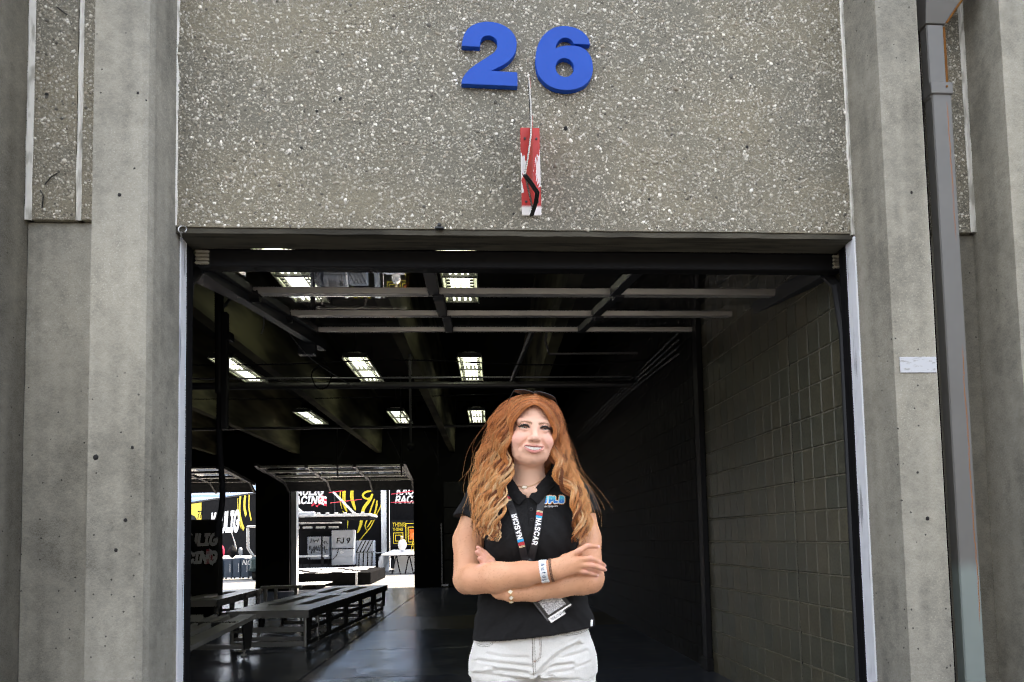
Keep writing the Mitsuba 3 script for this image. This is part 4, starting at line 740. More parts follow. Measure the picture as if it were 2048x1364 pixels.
obj('sheet', cbox(-2.85, -1.7, 28.0, 28.03, -0.02, 0.66, 0.004), 'white_metal', ct)
bd = thing('notice_board', 'black board with yellow lettering and frames behind the draped table', 'board')
obj('board', cbox(-3.12, -1.6, 29.3, 29.36, 1.0, 2.08, 0.01), 'mark_black', bd)
obj('lettering', face(text('THING', 0.15, 0.006, True, xs=0.8), -3.05, 29.296, 1.84), 'print_yellow', bd); obj('lettering', face(text('THING', 0.12, 0.006, True, xs=0.8), -3.05, 29.296, 1.66), 'print_yellow', bd)
for x0, x1, z0, z1 in ((-3.0, -2.62, 1.15, 1.58), (-2.92, -2.7, 1.25, 1.48), (-2.5, -2.0, 1.1, 1.95), (-2.4, -2.1, 1.2, 1.8)):
    obj('frame', face(extrude(sbox(x0, z0, x1, z1).exterior.buffer(0.018), 0.006), 0, 29.296, 0), 'print_yellow', bd)
obj('picture', face(extrude(sbox(-2.35, 1.3, -2.15, 1.72), 0.006), 0, 29.296, 0), 'orange_lamp', bd)
ol = thing('work_lamp', 'orange work lamp on thin yellow legs at the right of the middle bay', 'lamp')
s = trimesh.creation.revolve([(0, 0), (0.10, 0.0), (0.13, 0.12), (0.06, 0.24), (0, 0.26)], sections=14); s.apply_translation((-2.10, 28.3, 1.30)); obj('shade', s, 'orange_lamp', ol, smooth=40)
for dx in (-0.12, 0, 0.12): obj('leg', tube([(-2.10 + dx * 0.3, 28.3, 1.30), (-2.10 + dx, 28.3, 0.84)], 0.014, 6), 'print_yellow', ol)
fn = thing('floor_fan', 'pale rounded blower on the draped table', 'blower')
s = trimesh.creation.icosphere(radius=1, subdivisions=3); s.vertices = s.vertices * A(0.17, 0.15, 0.22); s.apply_translation((-2.55, 28.2, 1.10)); obj('housing', s, 'print_white', fn, smooth=True); obj('neck', tube([(-2.55, 28.2, 0.82), (-2.55, 28.2, 0.95)], 0.06, 10), 'cabinet_grey', fn); obj('nozzle', tube([(-2.55, 28.2, 1.28), (-2.55, 28.1, 1.42)], 0.05, 8), 'sand_paint', fn)
# ---------------------------------------------------------------- signed distance modelling for the person
class Field:
    """smooth union of round cones, ellipsoids and the like, each a (fn, lo, hi, k, sign) evaluated only near its own box"""
    def __init__(s): s.p = []
    def add(s, fn, lo, hi, k=0.01, sign=1): s.p.append((fn, A(*lo), A(*hi), k, sign)); return s
    def cone(s, a, b, r0, r1, k=0.01, sign=1):
        a, b = A(*a), A(*b); R = max(r0, r1); ab = b - a; L2 = max(ab @ ab, 1e-12)
        def fn(P):
            t = np.clip((P - a) @ ab / L2, 0, 1); return np.linalg.norm(P - a - t[:, None] * ab, axis=1) - (r0 + (r1 - r0) * t)
        return s.add(fn, np.minimum(a, b) - R, np.maximum(a, b) + R, k, sign)
    def ell(s, c, r, k=0.02, sign=1, rot=None):
        c, r = A(*c), A(*r); m = r.max()
        def fn(P):
            q = P - c
            if rot is not None: q = q @ rot
            k0 = np.linalg.norm(q / r, axis=1); k1 = np.linalg.norm(q / r ** 2, axis=1); return k0 * (k0 - 1) / np.maximum(k1, 1e-9)
        return s.add(fn, c - m, c + m, k, sign)
    def chain(s, pts, rs, k=0.006):
        for i in range(len(pts) - 1): s.cone(pts[i], pts[i + 1], rs[i], rs[i + 1], k)
        return s
    def __call__(s, P):
        d = np.full(len(P), 0.09)
        for fn, lo, hi, k, sign in s.p:
            m = 0.045 + k
            w = np.nonzero(np.all((P > lo - m) & (P < hi + m), axis=1))[0]
            if not len(w): continue
            e = fn(P[w]); c = d[w]
            if sign < 0: h = np.clip(0.5 - 0.5 * (c + e) / k, 0, 1); d[w] = c * (1 - h) + -e * h + k * h * (1 - h)
            else: h = np.clip(0.5 + 0.5 * (c - e) / k, 0, 1); d[w] = c * (1 - h) + e * h - k * h * (1 - h)
        return d
def isosurface(f, lo, hi, h):
    """surface nets of f on a grid of step h, evaluated only near the surface"""
    lo, hi = A(*lo), A(*hi); B = 6; n = (np.ceil((hi - lo) / h / B).astype(int)) * B
    cx = [lo[k] + (np.arange(n[k] // B) + 0.5) * B * h for k in range(3)]
    G = np.stack(np.meshgrid(*cx, indexing='ij'), -1); cd = f(G.reshape(-1, 3)).reshape(G.shape[:3])
    D = np.repeat(np.repeat(np.repeat(np.where(cd > 0, 1.0, -1.0).astype(np.float32), B, 0), B, 1), B, 2)
    act = np.abs(cd) < B * h * 0.87 + 2.5 * h + 0.012; I = np.argwhere(act)
    o = np.stack(np.meshgrid(*[np.arange(B)] * 3, indexing='ij'), -1).reshape(-1, 3)
    J = (I[:, None] * B + o[None]).reshape(-1, 3); D[J[:, 0], J[:, 1], J[:, 2]] = f(lo + J * h)
    S = D < 0; cnt = np.zeros(tuple(np.array(D.shape) - 1), np.int8); sl = lambda a: tuple(slice(x, x + s - 1) for x, s in zip(a, D.shape))
    C = [(a, b, c) for a in (0, 1) for b in (0, 1) for c in (0, 1)]
    for a in C: cnt += S[sl(a)]
    cells = np.argwhere((cnt > 0) & (cnt < 8)); idx = np.full(cnt.shape, -1, np.int64); idx[tuple(cells.T)] = np.arange(len(cells))
    acc = np.zeros((len(cells), 3)); num = np.zeros(len(cells))
    for ax in range(3):
        for a in C:
            if a[ax]: continue
            b = list(a); b[ax] = 1; p = cells + a; q = cells + b; u = D[tuple(p.T)]; v = D[tuple(q.T)]; m = (u < 0) != (v < 0)
            t = u[m] / (u[m] - v[m]); pt = p[m] + (q[m] - p[m]) * t[:, None]; acc[m] += pt; num[m] += 1
    V = lo + acc / num[:, None] * h; F = []
    for ax in range(3):
        b = [0, 0, 0]; b[ax] = 1; r = [slice(1, s - 1) for s in D.shape]; r2 = [slice(1 + x, s - 1 + x) for x, s in zip(b, D.shape)]
        s0, s1 = S[tuple(r)], S[tuple(r2)]; e = np.argwhere(s0 != s1) + 1; flip = s0[s0 != s1]
        u, w = [k for k in range(3) if k != ax]; du, dw = np.eye(3, dtype=int)[u], np.eye(3, dtype=int)[w]
        g = lambda q: idx[tuple(q.T)]
        Q = np.stack([g(e), g(e - du), g(e - du - dw), g(e - dw)], 1)
        if ax == 1: flip = ~flip
        Q[~flip] = Q[~flip][:, ::-1]
        F.append(Q[:, [0, 2, 1]]); F.append(Q[:, [0, 3, 2]])
    m = trimesh.Trimesh(V, np.vstack(F), process=False)
    if m.volume < 0: m.faces = m.faces[:, ::-1]
    return m
def taubin(m, n=6):
    from scipy.sparse import coo_matrix
    e = m.edges_unique; N = len(m.vertices); W = coo_matrix((np.ones(2 * len(e)), (np.r_[e[:, 0], e[:, 1]], np.r_[e[:, 1], e[:, 0]])), shape=(N, N)).tocsr(); dg = np.maximum(np.asarray(W.sum(1)), 1); V = np.array(m.vertices)
    for i in range(2 * n): V = V + (0.5 if i % 2 == 0 else -0.51) * (W @ V / dg - V)
    m.vertices = V; return m
def Rz(a): c, s = math.cos(a), math.sin(a); return np.array([[c, -s, 0], [s, c, 0], [0, 0, 1]])
def Rx(a): c, s = math.cos(a), math.sin(a); return np.array([[1, 0, 0], [0, c, -s], [0, s, c]])
def Ry(a): c, s = math.cos(a), math.sin(a); return np.array([[c, 0, s], [0, 1, 0], [-s, 0, c]])
# head frame: x to picture right, y out of the face, z up
HC = A(0.2035, 2.205, 1.578)
HR = Ry(math.radians(5.0)) @ Rz(math.radians(3.0)) @ Rx(math.radians(-3.0)) @ np.diag([1, -1, 1.0])
def hw(p): return HC + A(*p) @ HR.T if np.ndim(p) == 1 else HC + np.asarray(p) @ HR.T
def hl_(P): return (P - HC) @ HR

# ---- the body: one surface from head to feet
head = Field()
head.ell((0, -0.012, 0.030), (0.0725, 0.092, 0.084), 0.02).ell((0, 0.022, -0.036), (0.0625, 0.066, 0.063), 0.028)
head.ell((0, 0.055, -0.089), (0.024, 0.025, 0.020), 0.026)                                                    # chin
for s in (-1, 1):
    head.ell((s * 0.036, 0.055, -0.034), (0.027, 0.026, 0.023), 0.022)                                          # smiling cheeks
    head.ell((s * 0.031, 0.026, -0.074), (0.018, 0.034, 0.018), 0.028)                                           # jaw
    head.cone((s * 0.012, 0.080, 0.019), (s * 0.046, 0.068, 0.021), 0.010, 0.009, 0.016)                         # brow
    head.ell((s * 0.0310, 0.092, -0.001), (0.0168, 0.017, 0.0078), 0.009, -1)                                    # eye socket
    head.cone((s * 0.0180, 0.080, 0.0030), (s * 0.031, 0.0838, 0.0064), 0.0034, 0.0041, 0.004); head.cone((s * 0.031, 0.0838, 0.0064), (s * 0.0445, 0.074, 0.0030), 0.0040, 0.0034, 0.004)
    head.cone((s * 0.0190, 0.081, -0.0050), (s * 0.031, 0.0825, -0.0078), 0.0030, 0.0034, 0.005); head.cone((s * 0.031, 0.0825, -0.0078), (s * 0.0440, 0.074, -0.0030), 0.0034, 0.0030, 0.005)
    head.ell((s * 0.0148, 0.0895, -0.0380), (0.0078, 0.0100, 0.0072), 0.007)                                      # nostril wings
    head.ell((s * 0.0745, -0.008, -0.008), (0.006, 0.018, 0.028), 0.006)                                          # ears
head.ell((0, 0.078, -0.002), (0.010, 0.012, 0.018), 0.016)
head.cone((0, 0.084, 0.006), (0, 0.1035, -0.0335), 0.0065, 0.0095, 0.010); head.ell((0, 0.1040, -0.0345), (0.0115, 0.0100, 0.0092), 0.008)
for s in (-1, 1): head.ell((s * 0.0078, 0.0970, -0.0440), (0.0036, 0.0052, 0.0024), 0.003, -1)
head.ell((0, 0.080, -0.062), (0.030, 0.014, 0.016), 0.014)                                                         # muzzle
for s in (-1, 1): head.cone((s * 0.0205, 0.088, -0.036), (s * 0.0385, 0.074, -0.060), 0.0022, 0.0020, 0.010, -1)      # smile folds
def yface(x, z):
    """where the face lies at (x, z) of the head frame"""
    x, z = np.atleast_1d(x).astype(float), np.atleast_1d(z).astype(float); lo_, hi_ = np.full(len(x), 0.02), np.full(len(x), 0.125)
    for _ in range(26):
        mid = (lo_ + hi_) / 2; ins = head(np.stack([x, mid, z], 1)) < 0; lo_ = np.where(ins, mid, lo_); hi_ = np.where(ins, hi_, mid)
    return lo_
def onface(xz, off): xz = np.array(xz, float); return np.stack([xz[:, 0], yface(xz[:, 0], xz[:, 1]) + off, xz[:, 1]], 1)
MW = 0.0315
def zu(x): return -0.0557 - 0.0042 * (1 - np.minimum(1, (x / MW) ** 2))
def zl(x): return -0.0563 - 0.0130 * (1 - np.minimum(1, (x / MW) ** 2))
lx = np.linspace(-1, 1, 19); lw = np.sqrt(np.clip(1 - lx ** 2, 0, 1))
ULIP = onface(np.stack([lx * 0.0335, zu(lx * 0.0335) + 0.0026 * lw + 0.0006 * (np.abs(np.abs(lx) - 0.16) < 0.1)], 1), -0.0012)
LLIP = onface(np.stack([lx * 0.0312, zl(lx * 0.0312) - 0.0042 * lw], 1), -0.0018)
MID = onface(np.stack([lx * 0.028, (zu(lx * 0.028) + zl(lx * 0.028)) / 2], 1), 0.0)
YM = float(yface(0.0, -0.062)[0]); YC = float(yface(0.028, -0.0585)[0])
for i in range(18): head.cone(ULIP[i], ULIP[i + 1], 0.0016 + 0.0020 * lw[i], 0.0016 + 0.0020 * lw[i + 1], 0.003)
for i in range(18): head.cone(LLIP[i], LLIP[i + 1], 0.0014 + 0.0036 * lw[i], 0.0014 + 0.0036 * lw[i + 1], 0.003)
def mouth(P):
    x, y, z = P.T; ys = YM - (YM - YC) * (x / 0.028) ** 2
    return np.maximum.reduce([np.abs(x) - 0.0298, z - zu(x), zl(x) - z, ys - 0.013 - y])
head.add(mouth, (-0.033, 0.05, -0.075), (0.032, 0.12, -0.050), 0.0012, -1)
body = Field()
body.add(lambda P: head(hl_(P)), HC - 0.135, HC + 0.135, 0.004)
body.cone(hw((0, -0.018, -0.060)), (0.197, 2.245, 1.395), 0.046, 0.054, 0.018)                                      # neck
body.cone((0.197, 2.26, 1.405), (0.06, 2.275, 1.365), 0.045, 0.046, 0.03).cone((0.197, 2.26, 1.405), (0.345, 2.275, 1.365), 0.045, 0.046, 0.03)
body.ell((0.205, 2.275, 1.30), (0.150, 0.094, 0.135), 0.04).ell((0.203, 2.275, 1.10), (0.130, 0.092, 0.16), 0.05).ell((0.200, 2.27, 0.93), (0.165, 0.098, 0.10), 0.03)
for s in (-1, 1): body.ell((0.203 + s * 0.062, 2.200, 1.255), (0.062, 0.058, 0.064), 0.035)
for x0, x1, x2 in ((0.108, 0.098, 0.092), (0.296, 0.306, 0.312)):
    body.cone((x0, 2.27, 0.84), (x1, 2.265, 0.47), 0.092, 0.056, 0.03).cone((x1, 2.265, 0.47), (x1, 2.285, 0.36), 0.054, 0.056, 0.02).cone((x1, 2.285, 0.36), (x2, 2.29, 0.08), 0.056, 0.036, 0.02).cone((x2, 2.29, 0.045), (x2 - 0.004, 2.15, 0.03), 0.040, 0.030, 0.02)
# clavicles
for s in (-1, 1): body.cone((0.197 + s * 0.018, 2.188, 1.392), (0.197 + s * 0.10, 2.245, 1.398), 0.009, 0.008, 0.02)
rarm = Field()
rarm.chain([(0.050, 2.272, 1.360), (0.004, 2.255, 1.245), (-0.004, 2.205, 1.130)], [0.056, 0.0475, 0.0405], 0.02)
rarm.chain([(-0.004, 2.200, 1.128), (0.020, 2.165, 1.130), (0.085, 2.112, 1.136), (0.160, 2.080, 1.146), (0.238, 2.062, 1.157)], [0.0405, 0.0440, 0.0460, 0.0365, 0.0285], 0.012)
rarm.ell((-0.006, 2.222, 1.106), (0.024, 0.024, 0.022), 0.02)
rarm.ell((0.252, 2.060, 1.158), (0.030, 0.0185, 0.0275), 0.012)
KN = [(0.300, 2.070, 1.196), (0.322, 2.064, 1.184), (0.326, 2.064, 1.169), (0.316, 2.068, 1.154)]
for kx, r in zip(KN, (0.0105, 0.0108, 0.0102, 0.0092)): rarm.cone((0.252, 2.062, 1.158 + (kx[2] - 1.172) * 0.55), kx, 0.0165, r, 0.012)
FR = [[KN[0], (0.325, 2.064, 1.2115), (0.351, 2.075, 1.2245), (0.3845, 2.096, 1.2215)], [KN[1], (0.357, 2.066, 1.1880), (0.384, 2.082, 1.1765), (0.405, 2.108, 1.1655)], [KN[2], (0.360, 2.066, 1.1675), (0.388, 2.082, 1.1585), (0.4065, 2.108, 1.1525)], [KN[3], (0.341, 2.068, 1.1490), (0.363, 2.080, 1.1425), (0.3800, 2.096, 1.1375)]]
for f, s in zip(FR, (1.0, 1.0, 0.96, 0.86)): rarm.chain(f, [0.0102 * s, 0.0088 * s, 0.0082 * s, 0.0064 * s], 0.0022)
rarm.chain([(0.262, 2.075, 1.172), (0.285, 2.092, 1.190), (0.312, 2.108, 1.200), (0.336, 2.118, 1.203)], [0.014, 0.0115, 0.0098, 0.0085], 0.005)
larm = Field()
larm.chain([(0.352, 2.272, 1.358), (0.372, 2.225, 1.245), (0.370, 2.150, 1.128)], [0.056, 0.0450, 0.0400], 0.02)
larm.chain([(0.370, 2.145, 1.128), (0.345, 2.128, 1.122), (0.270, 2.120, 1.113), (0.190, 2.112, 1.096), (0.122, 2.108, 1.087)], [0.0405, 0.0430, 0.0400, 0.0315, 0.0235], 0.012)
larm.ell((0.376, 2.158, 1.104), (0.024, 0.024, 0.022), 0.02)
larm.ell((0.095, 2.118, 1.095), (0.028, 0.017, 0.024), 0.012)
LK = [(0.082, 2.145, 1.150), (0.074, 2.140, 1.138), (0.066, 2.136, 1.126), (0.058, 2.132, 1.116)]
for q in LK: larm.cone((0.098, 2.118, 1.095), q, 0.0165, 0.0105, 0.012)
LF = [[LK[0], (0.074, 2.152, 1.186), (0.052, 2.148, 1.209), (0.031, 2.136, 1.2255)], [LK[1], (0.064, 2.146, 1.176), (0.044, 2.141, 1.198), (0.0275, 2.131, 1.2125)], [LK[2], (0.055, 2.140, 1.164), (0.043, 2.135, 1.184), (0.034, 2.127, 1.1935)], [LK[3], (0.045, 2.134, 1.148), (0.040, 2.130, 1.162), (0.036, 2.128, 1.172)]]
for f, s in zip(LF, (1.0, 1.0, 0.96, 0.86)): larm.chain(f, [0.0102 * s, 0.0088 * s, 0.0082 * s, 0.0064 * s], 0.0022)
larm.chain([(0.102, 2.122, 1.100), (0.112, 2.135, 1.128), (0.116, 2.140, 1.158)], [0.0135, 0.0112, 0.0088], 0.005)
def skin(P):
    b = body(P)
    for f, (c, r) in ((rarm, (A(0.05, 2.275, 1.36), 0)), (larm, (A(0.352, 2.275, 1.36), 0))):
        e = f(P); k = np.where(P[:, 2] > 1.29, 0.03, 0.0008); h = np.clip(0.5 + 0.5 * (b - e) / k, 0, 1); b = b * (1 - h) + e * h - k * h * (1 - h)
    return b
pm = taubin(isosurface(skin, (-0.08, 2.00, -0.03), (0.48, 2.42, 1.72), 0.0031), 4)
V = pm.vertices; L = hl_(V)
inhead = (np.abs(L) < 0.125).all(1) & (L[:, 2] > -0.118)
n1 = meshkit.noise(V * 420, 3); n2 = meshkit.fbm(V * 40, 3, 4)[:, None]
def lerp(a, b, t): return a * (1 - t) + b * t
def bumpw(d, w): return np.exp(-(d / w) ** 2)
col = lerp(A(0.545, 0.285, 0.160), A(0.620, 0.350, 0.215), n2)
fre = np.clip((n1 - 0.66) * 5, 0, 1) * np.clip(meshkit.fbm(V * 22, 3, 9) * 2.4 - 0.6, 0, 1); col = lerp(col, A(0.36, 0.15, 0.075), (0.65 * fre)[:, None])
col = lerp(col, A(0.52, 0.215, 0.115), (0.45 * np.clip(meshkit.fbm(V * 11 + 5, 3, 8) * 2.6 - 0.9, 0, 1))[:, None])
for c, w in (((-0.010, 2.225, 1.10), 0.024), ((0.380, 2.165, 1.10), 0.022)): col = lerp(col, A(0.64, 0.25, 0.19), (0.75 * bumpw(np.linalg.norm(V - A(*c), axis=1), w))[:, None])
for f in FR + LF: col = lerp(col, A(0.66, 0.33, 0.27), (0.7 * np.max([bumpw(np.linalg.norm(V - A(*q), axis=1), 0.012) for q in f[1:]], 0))[:, None])
fc = lerp(A(0.720, 0.450, 0.335), A(0.660, 0.385, 0.280), n2)
for s in (-1, 1): fc = lerp(fc, A(0.72, 0.33, 0.27), (0.75 * bumpw(np.linalg.norm((L - A(s * 0.046, 0.058, -0.032)) * A(1, 0.6, 1.2), axis=1), 0.026))[:, None])
fc = lerp(fc, A(0.74, 0.42, 0.34), (0.5 * bumpw(np.linalg.norm(L - A(0, 0.107, -0.036), axis=1), 0.012))[:, None])
def dpoly(P, pts): 
    d = np.full(len(P), 9.0)
    for i in range(len(pts) - 1):
        a, b = A(*pts[i]), A(*pts[i + 1]); ab = b - a; t = np.clip((P - a) @ ab / (ab @ ab), 0, 1); d = np.minimum(d, np.linalg.norm(P - a - t[:, None] * ab, axis=1))
    return d
LIP = A(0.42, 0.105, 0.110)
du = dpoly(L, ULIP); dl = dpoly(L, LLIP); lwx = np.sqrt(np.clip(1 - (L[:, 0] / 0.0325) ** 2, 0, 1))
fc = lerp(fc, LIP, np.clip((0.0020 + 0.0030 * lwx - du) / 0.0014, 0, 1)[:, None]); fc = lerp(fc, LIP * A(1.12, 1.15, 1.15), np.clip((0.0018 + 0.0050 * lwx - dl) / 0.0016, 0, 1)[:, None])
ins = (np.abs(L[:, 0]) < 0.0325) & (L[:, 2] < zu(L[:, 0]) + 0.0012) & (L[:, 2] > zl(L[:, 0]) - 0.0012) & (L[:, 1] < YM - (YM - YC) * (L[:, 0] / 0.028) ** 2 - 0.0022); fc[ins] = A(0.07, 0.018, 0.018)
for s in (-1, 1):
    br = onface([(s * 0.0120, 0.0120), (s * 0.0180, 0.0145), (s * 0.028, 0.0170), (s * 0.040, 0.0172), (s * 0.053, 0.0115)], 0)
    fc = lerp(fc, A(0.20, 0.085, 0.042), (0.92 * np.clip((0.0041 - dpoly(L, br) * np.where(np.abs(L[:, 0]) > 0.03, 1.3, 1.0)) / 0.0026, 0, 1))[:, None])
    li = [(s * 0.0165, 0.083, 0.0003), (s * 0.024, 0.0855, 0.0052), (s * 0.033, 0.0858, 0.0060), (s * 0.0465, 0.074, 0.0008)]
    fc = lerp(fc, A(0.030, 0.016, 0.013), np.clip((0.0042 - dpoly(L, li)) / 0.0014, 0, 1)[:, None])
    fc = lerp(fc, A(0.50, 0.27, 0.22), (0.5 * np.clip((0.0075 - dpoly(L, li)) / 0.003, 0, 1))[:, None] * (np.clip((0.0036 - dpoly(L, li)) / 0.0014, 0, 1) <= 0)[:, None])
    fc = lerp(fc, A(0.05, 0.015, 0.012), np.clip((0.0052 - np.linalg.norm(L - A(s * 0.0062, 0.0975, -0.0445), axis=1)) / 0.002, 0, 1)[:, None])
col[inhead] = fc[inhead]
tr_ = np.clip((L[:, 2] + 0.118) / 0.02, 0, 1)[:, None]; nk = (np.linalg.norm(V - A(0.197, 2.23, 1.42), axis=1) < 0.12); col[nk & ~inhead] = lerp(A(0.69, 0.45, 0.335), A(0.65, 0.41, 0.30), n2)[nk & ~inhead]
scene['skin'] = {'type': 'twosided', 'b': dict(type='principled', base_color=VCOL, roughness=0.48, specular=0.42, sheen=0.15)}
pe = thing('person', 'smiling young woman with long wavy red hair, black polo shirt and pale jeans, arms crossed', 'person')
obj('body', pm, 'skin', pe, smooth=True, color=np.clip(col, 0, 1))
# eyes, teeth, lashes, nails
M('eye_white', (0.36, 0.33, 0.31), 0.4); M('iris_dark', (0.016, 0.010, 0.007), 0.6, 0.05); M('pupil_black', (0.003, 0.003, 0.003), 0.6, 0.05); M('lash_black', (0.008, 0.006, 0.005), 0.6); M('tooth_white', (0.70, 0.67, 0.62), 0.35)
for s in (-1, 1):
    e = trimesh.creation.icosphere(radius=0.0121, subdivisions=3); ey = obj('eye', hw(0) if False else trimesh.Trimesh(hw(e.vertices + A(s * 0.0310, 0.0708, -0.0004)), e.faces, process=False), 'eye_white', pe, smooth=True)
    g = A(s * 0.0310, 0.0708, 0.0002); d = A(0.02, 0.99, 0.02); d /= np.linalg.norm(d); x_, y_, _z = frame(d)
    for r, off, mt, nm in ((0.0072, 0.01010, 'iris_dark', 'iris'), (0.0030, 0.01205, 'pupil_black', 'pupil')):
        rr = np.linspace(0, 1, 5); aa = np.linspace(0, 2 * PI, 24, endpoint=False); P = [g + d * (off + 0.0017)] 
        for q in rr[1:]: P += [g + x_ * r * q * math.cos(a) + y_ * r * q * math.sin(a) + d * (off + 0.0017 * (1 - q * q)) for a in aa]
        F = [[0, 1 + i, 1 + (i + 1) % 24] for i in range(24)]
        for k in range(3): F += [f for i in range(24) for f in ([1 + 24 * k + i, 25 + 24 * k + i, 25 + 24 * k + (i + 1) % 24], [1 + 24 * k + i, 25 + 24 * k + (i + 1) % 24, 1 + 24 * k + (i + 1) % 24])]
        obj(nm, trimesh.Trimesh(hw(np.array(P)), F, process=False), mt, ey, smooth=True)
    ls = spline([(s * 0.0168, 0.0835, 0.0006), (s * 0.0225, 0.0868, 0.0042), (s * 0.031, 0.0884, 0.0057), (s * 0.040, 0.0837, 0.0045), (s * 0.0478, 0.0735, 0.0008)], 20)
    parts = [tube(hw(ls), 0.0015 + 0.0012 * np.sin(np.linspace(0.2, PI - 0.1, 20)), 6)]
    for i in range(3, 20):
        p = ls[i]; o = A(s * (0.002 + 0.004 * (i - 9) / 10), 0.0042, 0.0042 + 0.001 * rng.random()); parts.append(tube(hw(np.array([p, p + o * 0.6 + A(0, 0.001, -0.0004), p + o * 1.25])), [0.00055, 0.0004, 0.00015], 4))
    for i in range(5, 19, 2): p = ls[i] * A(1, 1, 0) + A(0, -0.0015, -0.0062 + 0.0015 * abs(i - 10) / 10); parts.append(tube(hw(np.array([p, p + A(s * 0.001, 0.002, -0.0022)])), [0.0003, 0.0001], 4))
    obj('lashes', cat(parts), 'lash_black', pe)
tee = []
for x, w in ((0.0044, 0.0042), (0.0120, 0.0033), (0.0185, 0.0033), (0.0243, 0.0027)):
    for sd in (-1, 1):
        y = YM - 0.0042 - (YM - YC) * (x / 0.028) ** 2 * 1.15; zt_, zb_ = zu(x) + 0.002, max(zl(x) - 0.001, -0.0695 + (0.0008 if 0.01 < x < 0.015 else 0))
        t = trimesh.creation.icosphere(subdivisions=2); v = t.vertices; t.vertices = hw(np.sign(v) * np.abs(v) ** 0.5 * A(w, 0.0022, (zt_ - zb_) / 2) + A(sd * x, y, (zt_ + zb_) / 2)); tee.append(t)
obj('teeth', cat(tee), 'tooth_white', pe, smooth=True)
M('nail_pale', (0.72, 0.46, 0.40), 0.2)
for f, sc in zip(FR, (1, 1, 0.96, 0.86)):
    a, b = A(*f[2]), A(*f[3]); d = (b - a) / np.linalg.norm(b - a); up = A(0, -1, 0) - d * (A(0, -1, 0) @ d); up /= np.linalg.norm(up); x_ = np.cross(d, up)
    t = trimesh.creation.icosphere(subdivisions=2); t.vertices = b + d * 0.0005 + up * 0.0050 * sc + (t.vertices * A(0.0042, 0.0055, 0.0014) * sc) @ np.stack([x_, d, up]); obj('nail', t, 'nail_pale', pe, smooth=True)

# ---- clothes
def profile(zs, *cols):
    return [lambda z, c=c: np.interp(z, zs, c) for c in cols]
RXs, RYs, CXs, CYs = profile([0.86, 0.93, 1.0, 1.08, 1.16, 1.24, 1.32, 1.38, 1.42], [0.196, 0.193, 0.186, 0.168, 0.156, 0.158, 0.160, 0.150, 0.10], [0.134, 0.133, 0.127, 0.114, 0.110, 0.112, 0.110, 0.092, 0.06], [0.203, 0.205, 0.208, 0.209, 0.207, 0.205, 0.203, 0.200, 0.198], [2.268, 2.268, 2.270, 2.273, 2.274, 2.274, 2.275, 2.276, 2.272])
def trunk(P):
    z = P[:, 2]; rx, ry = RXs(z), RYs(z); q = np.sqrt(((P[:, 0] - CXs(z)) / rx) ** 2 + ((P[:, 1] - CYs(z)) / ry) ** 2); return (q - 1) * np.minimum(rx, ry) * 0.9
shirt_f = Field(); shirt_f.add(trunk, (-0.02, 2.1, 0.84), (0.43, 2.45, 1.45), 0.02)
for s in (-1, 1): shirt_f.ell((0.203 + s * 0.063, 2.196, 1.252), (0.073, 0.068, 0.074), 0.05)
shirt_f.cone((0.197, 2.262, 1.408), (0.062, 2.275, 1.372), 0.054, 0.056, 0.03).cone((0.197, 2.262, 1.408), (0.342, 2.275, 1.372), 0.054, 0.056, 0.03)
slv = [(Field().chain([(0.056, 2.274, 1.366), (0.022, 2.262, 1.302), (0.014, 2.258, 1.27)], [0.064, 0.066, 0.067], 0.02), A(0.022, 2.262, 1.302), A(-0.36, -0.15, -0.92)),
       (Field().chain([(0.348, 2.274, 1.366), (0.366, 2.248, 1.302), (0.370, 2.238, 1.27)], [0.064, 0.062, 0.062], 0.02), A(0.366, 2.248, 1.308), A(0.20, -0.33, -0.92))]
def hem_z(x): return 0.953 + 0.094 * (x - 0.2)
def folds(P, seed, amp):
    q = P * A(9, 5, 16); q[:, 2] += 3.0 * np.abs(P[:, 0] - 0.2) * 6; return amp * (meshkit.fbm(q, 3, seed) - 0.5)
def shirt_sdf(P, cut=True):
    d = shirt_f(P)
    for f, c, n in slv:
        e = np.maximum(f(P), (P - c) @ (n / np.linalg.norm(n))); h = np.clip(0.5 + 0.5 * (d - e) / 0.018, 0, 1); d = d * (1 - h) + e * h - 0.018 * h * (1 - h)
    d = d + folds(P, 31, 0.021) + 0.004 * np.sin(P[:, 2] * 85 + 9 * np.abs(P[:, 0] - 0.21) * 5) * np.clip((1.12 - P[:, 2]) * 6, 0, 1) * np.clip((P[:, 2] - 0.95) * 10, 0, 1)
    d = np.maximum(d, hem_z(P[:, 0]) - P[:, 2])
    if cut:
        v = P[:, 2] - (1.372 + np.abs(P[:, 0] - 0.188) * np.where(P[:, 0] < 0.188, 1.35, 1.25)); d = np.maximum(d, -np.maximum(-v * 0.6, P[:, 1] - 2.25)); d = np.maximum(d, 0.057 - np.linalg.norm((P - A(0.197, 2.245, 1.43)) * A(1, 1, 0.25), axis=1))
    return d
sm = taubin(isosurface(shirt_sdf, (-0.08, 2.08, 0.90), (0.48, 2.44, 1.50), 0.0042), 3)
def _knit(p, n, uv): return mi.Color3f(0.013, 0.013, 0.014) * (0.8 + 0.4 * noise(p.x * 300, p.y * 300, p.z * 300))
scene['shirt_cloth'] = {'type': 'twosided', 'b': dict(type='principled', base_color=mikit.proc(_knit), roughness=0.9, specular=0.12, sheen=0.25)}
sh = obj('polo_shirt', sm, 'shirt_cloth', pe, smooth=True, label='black short sleeved polo shirt')
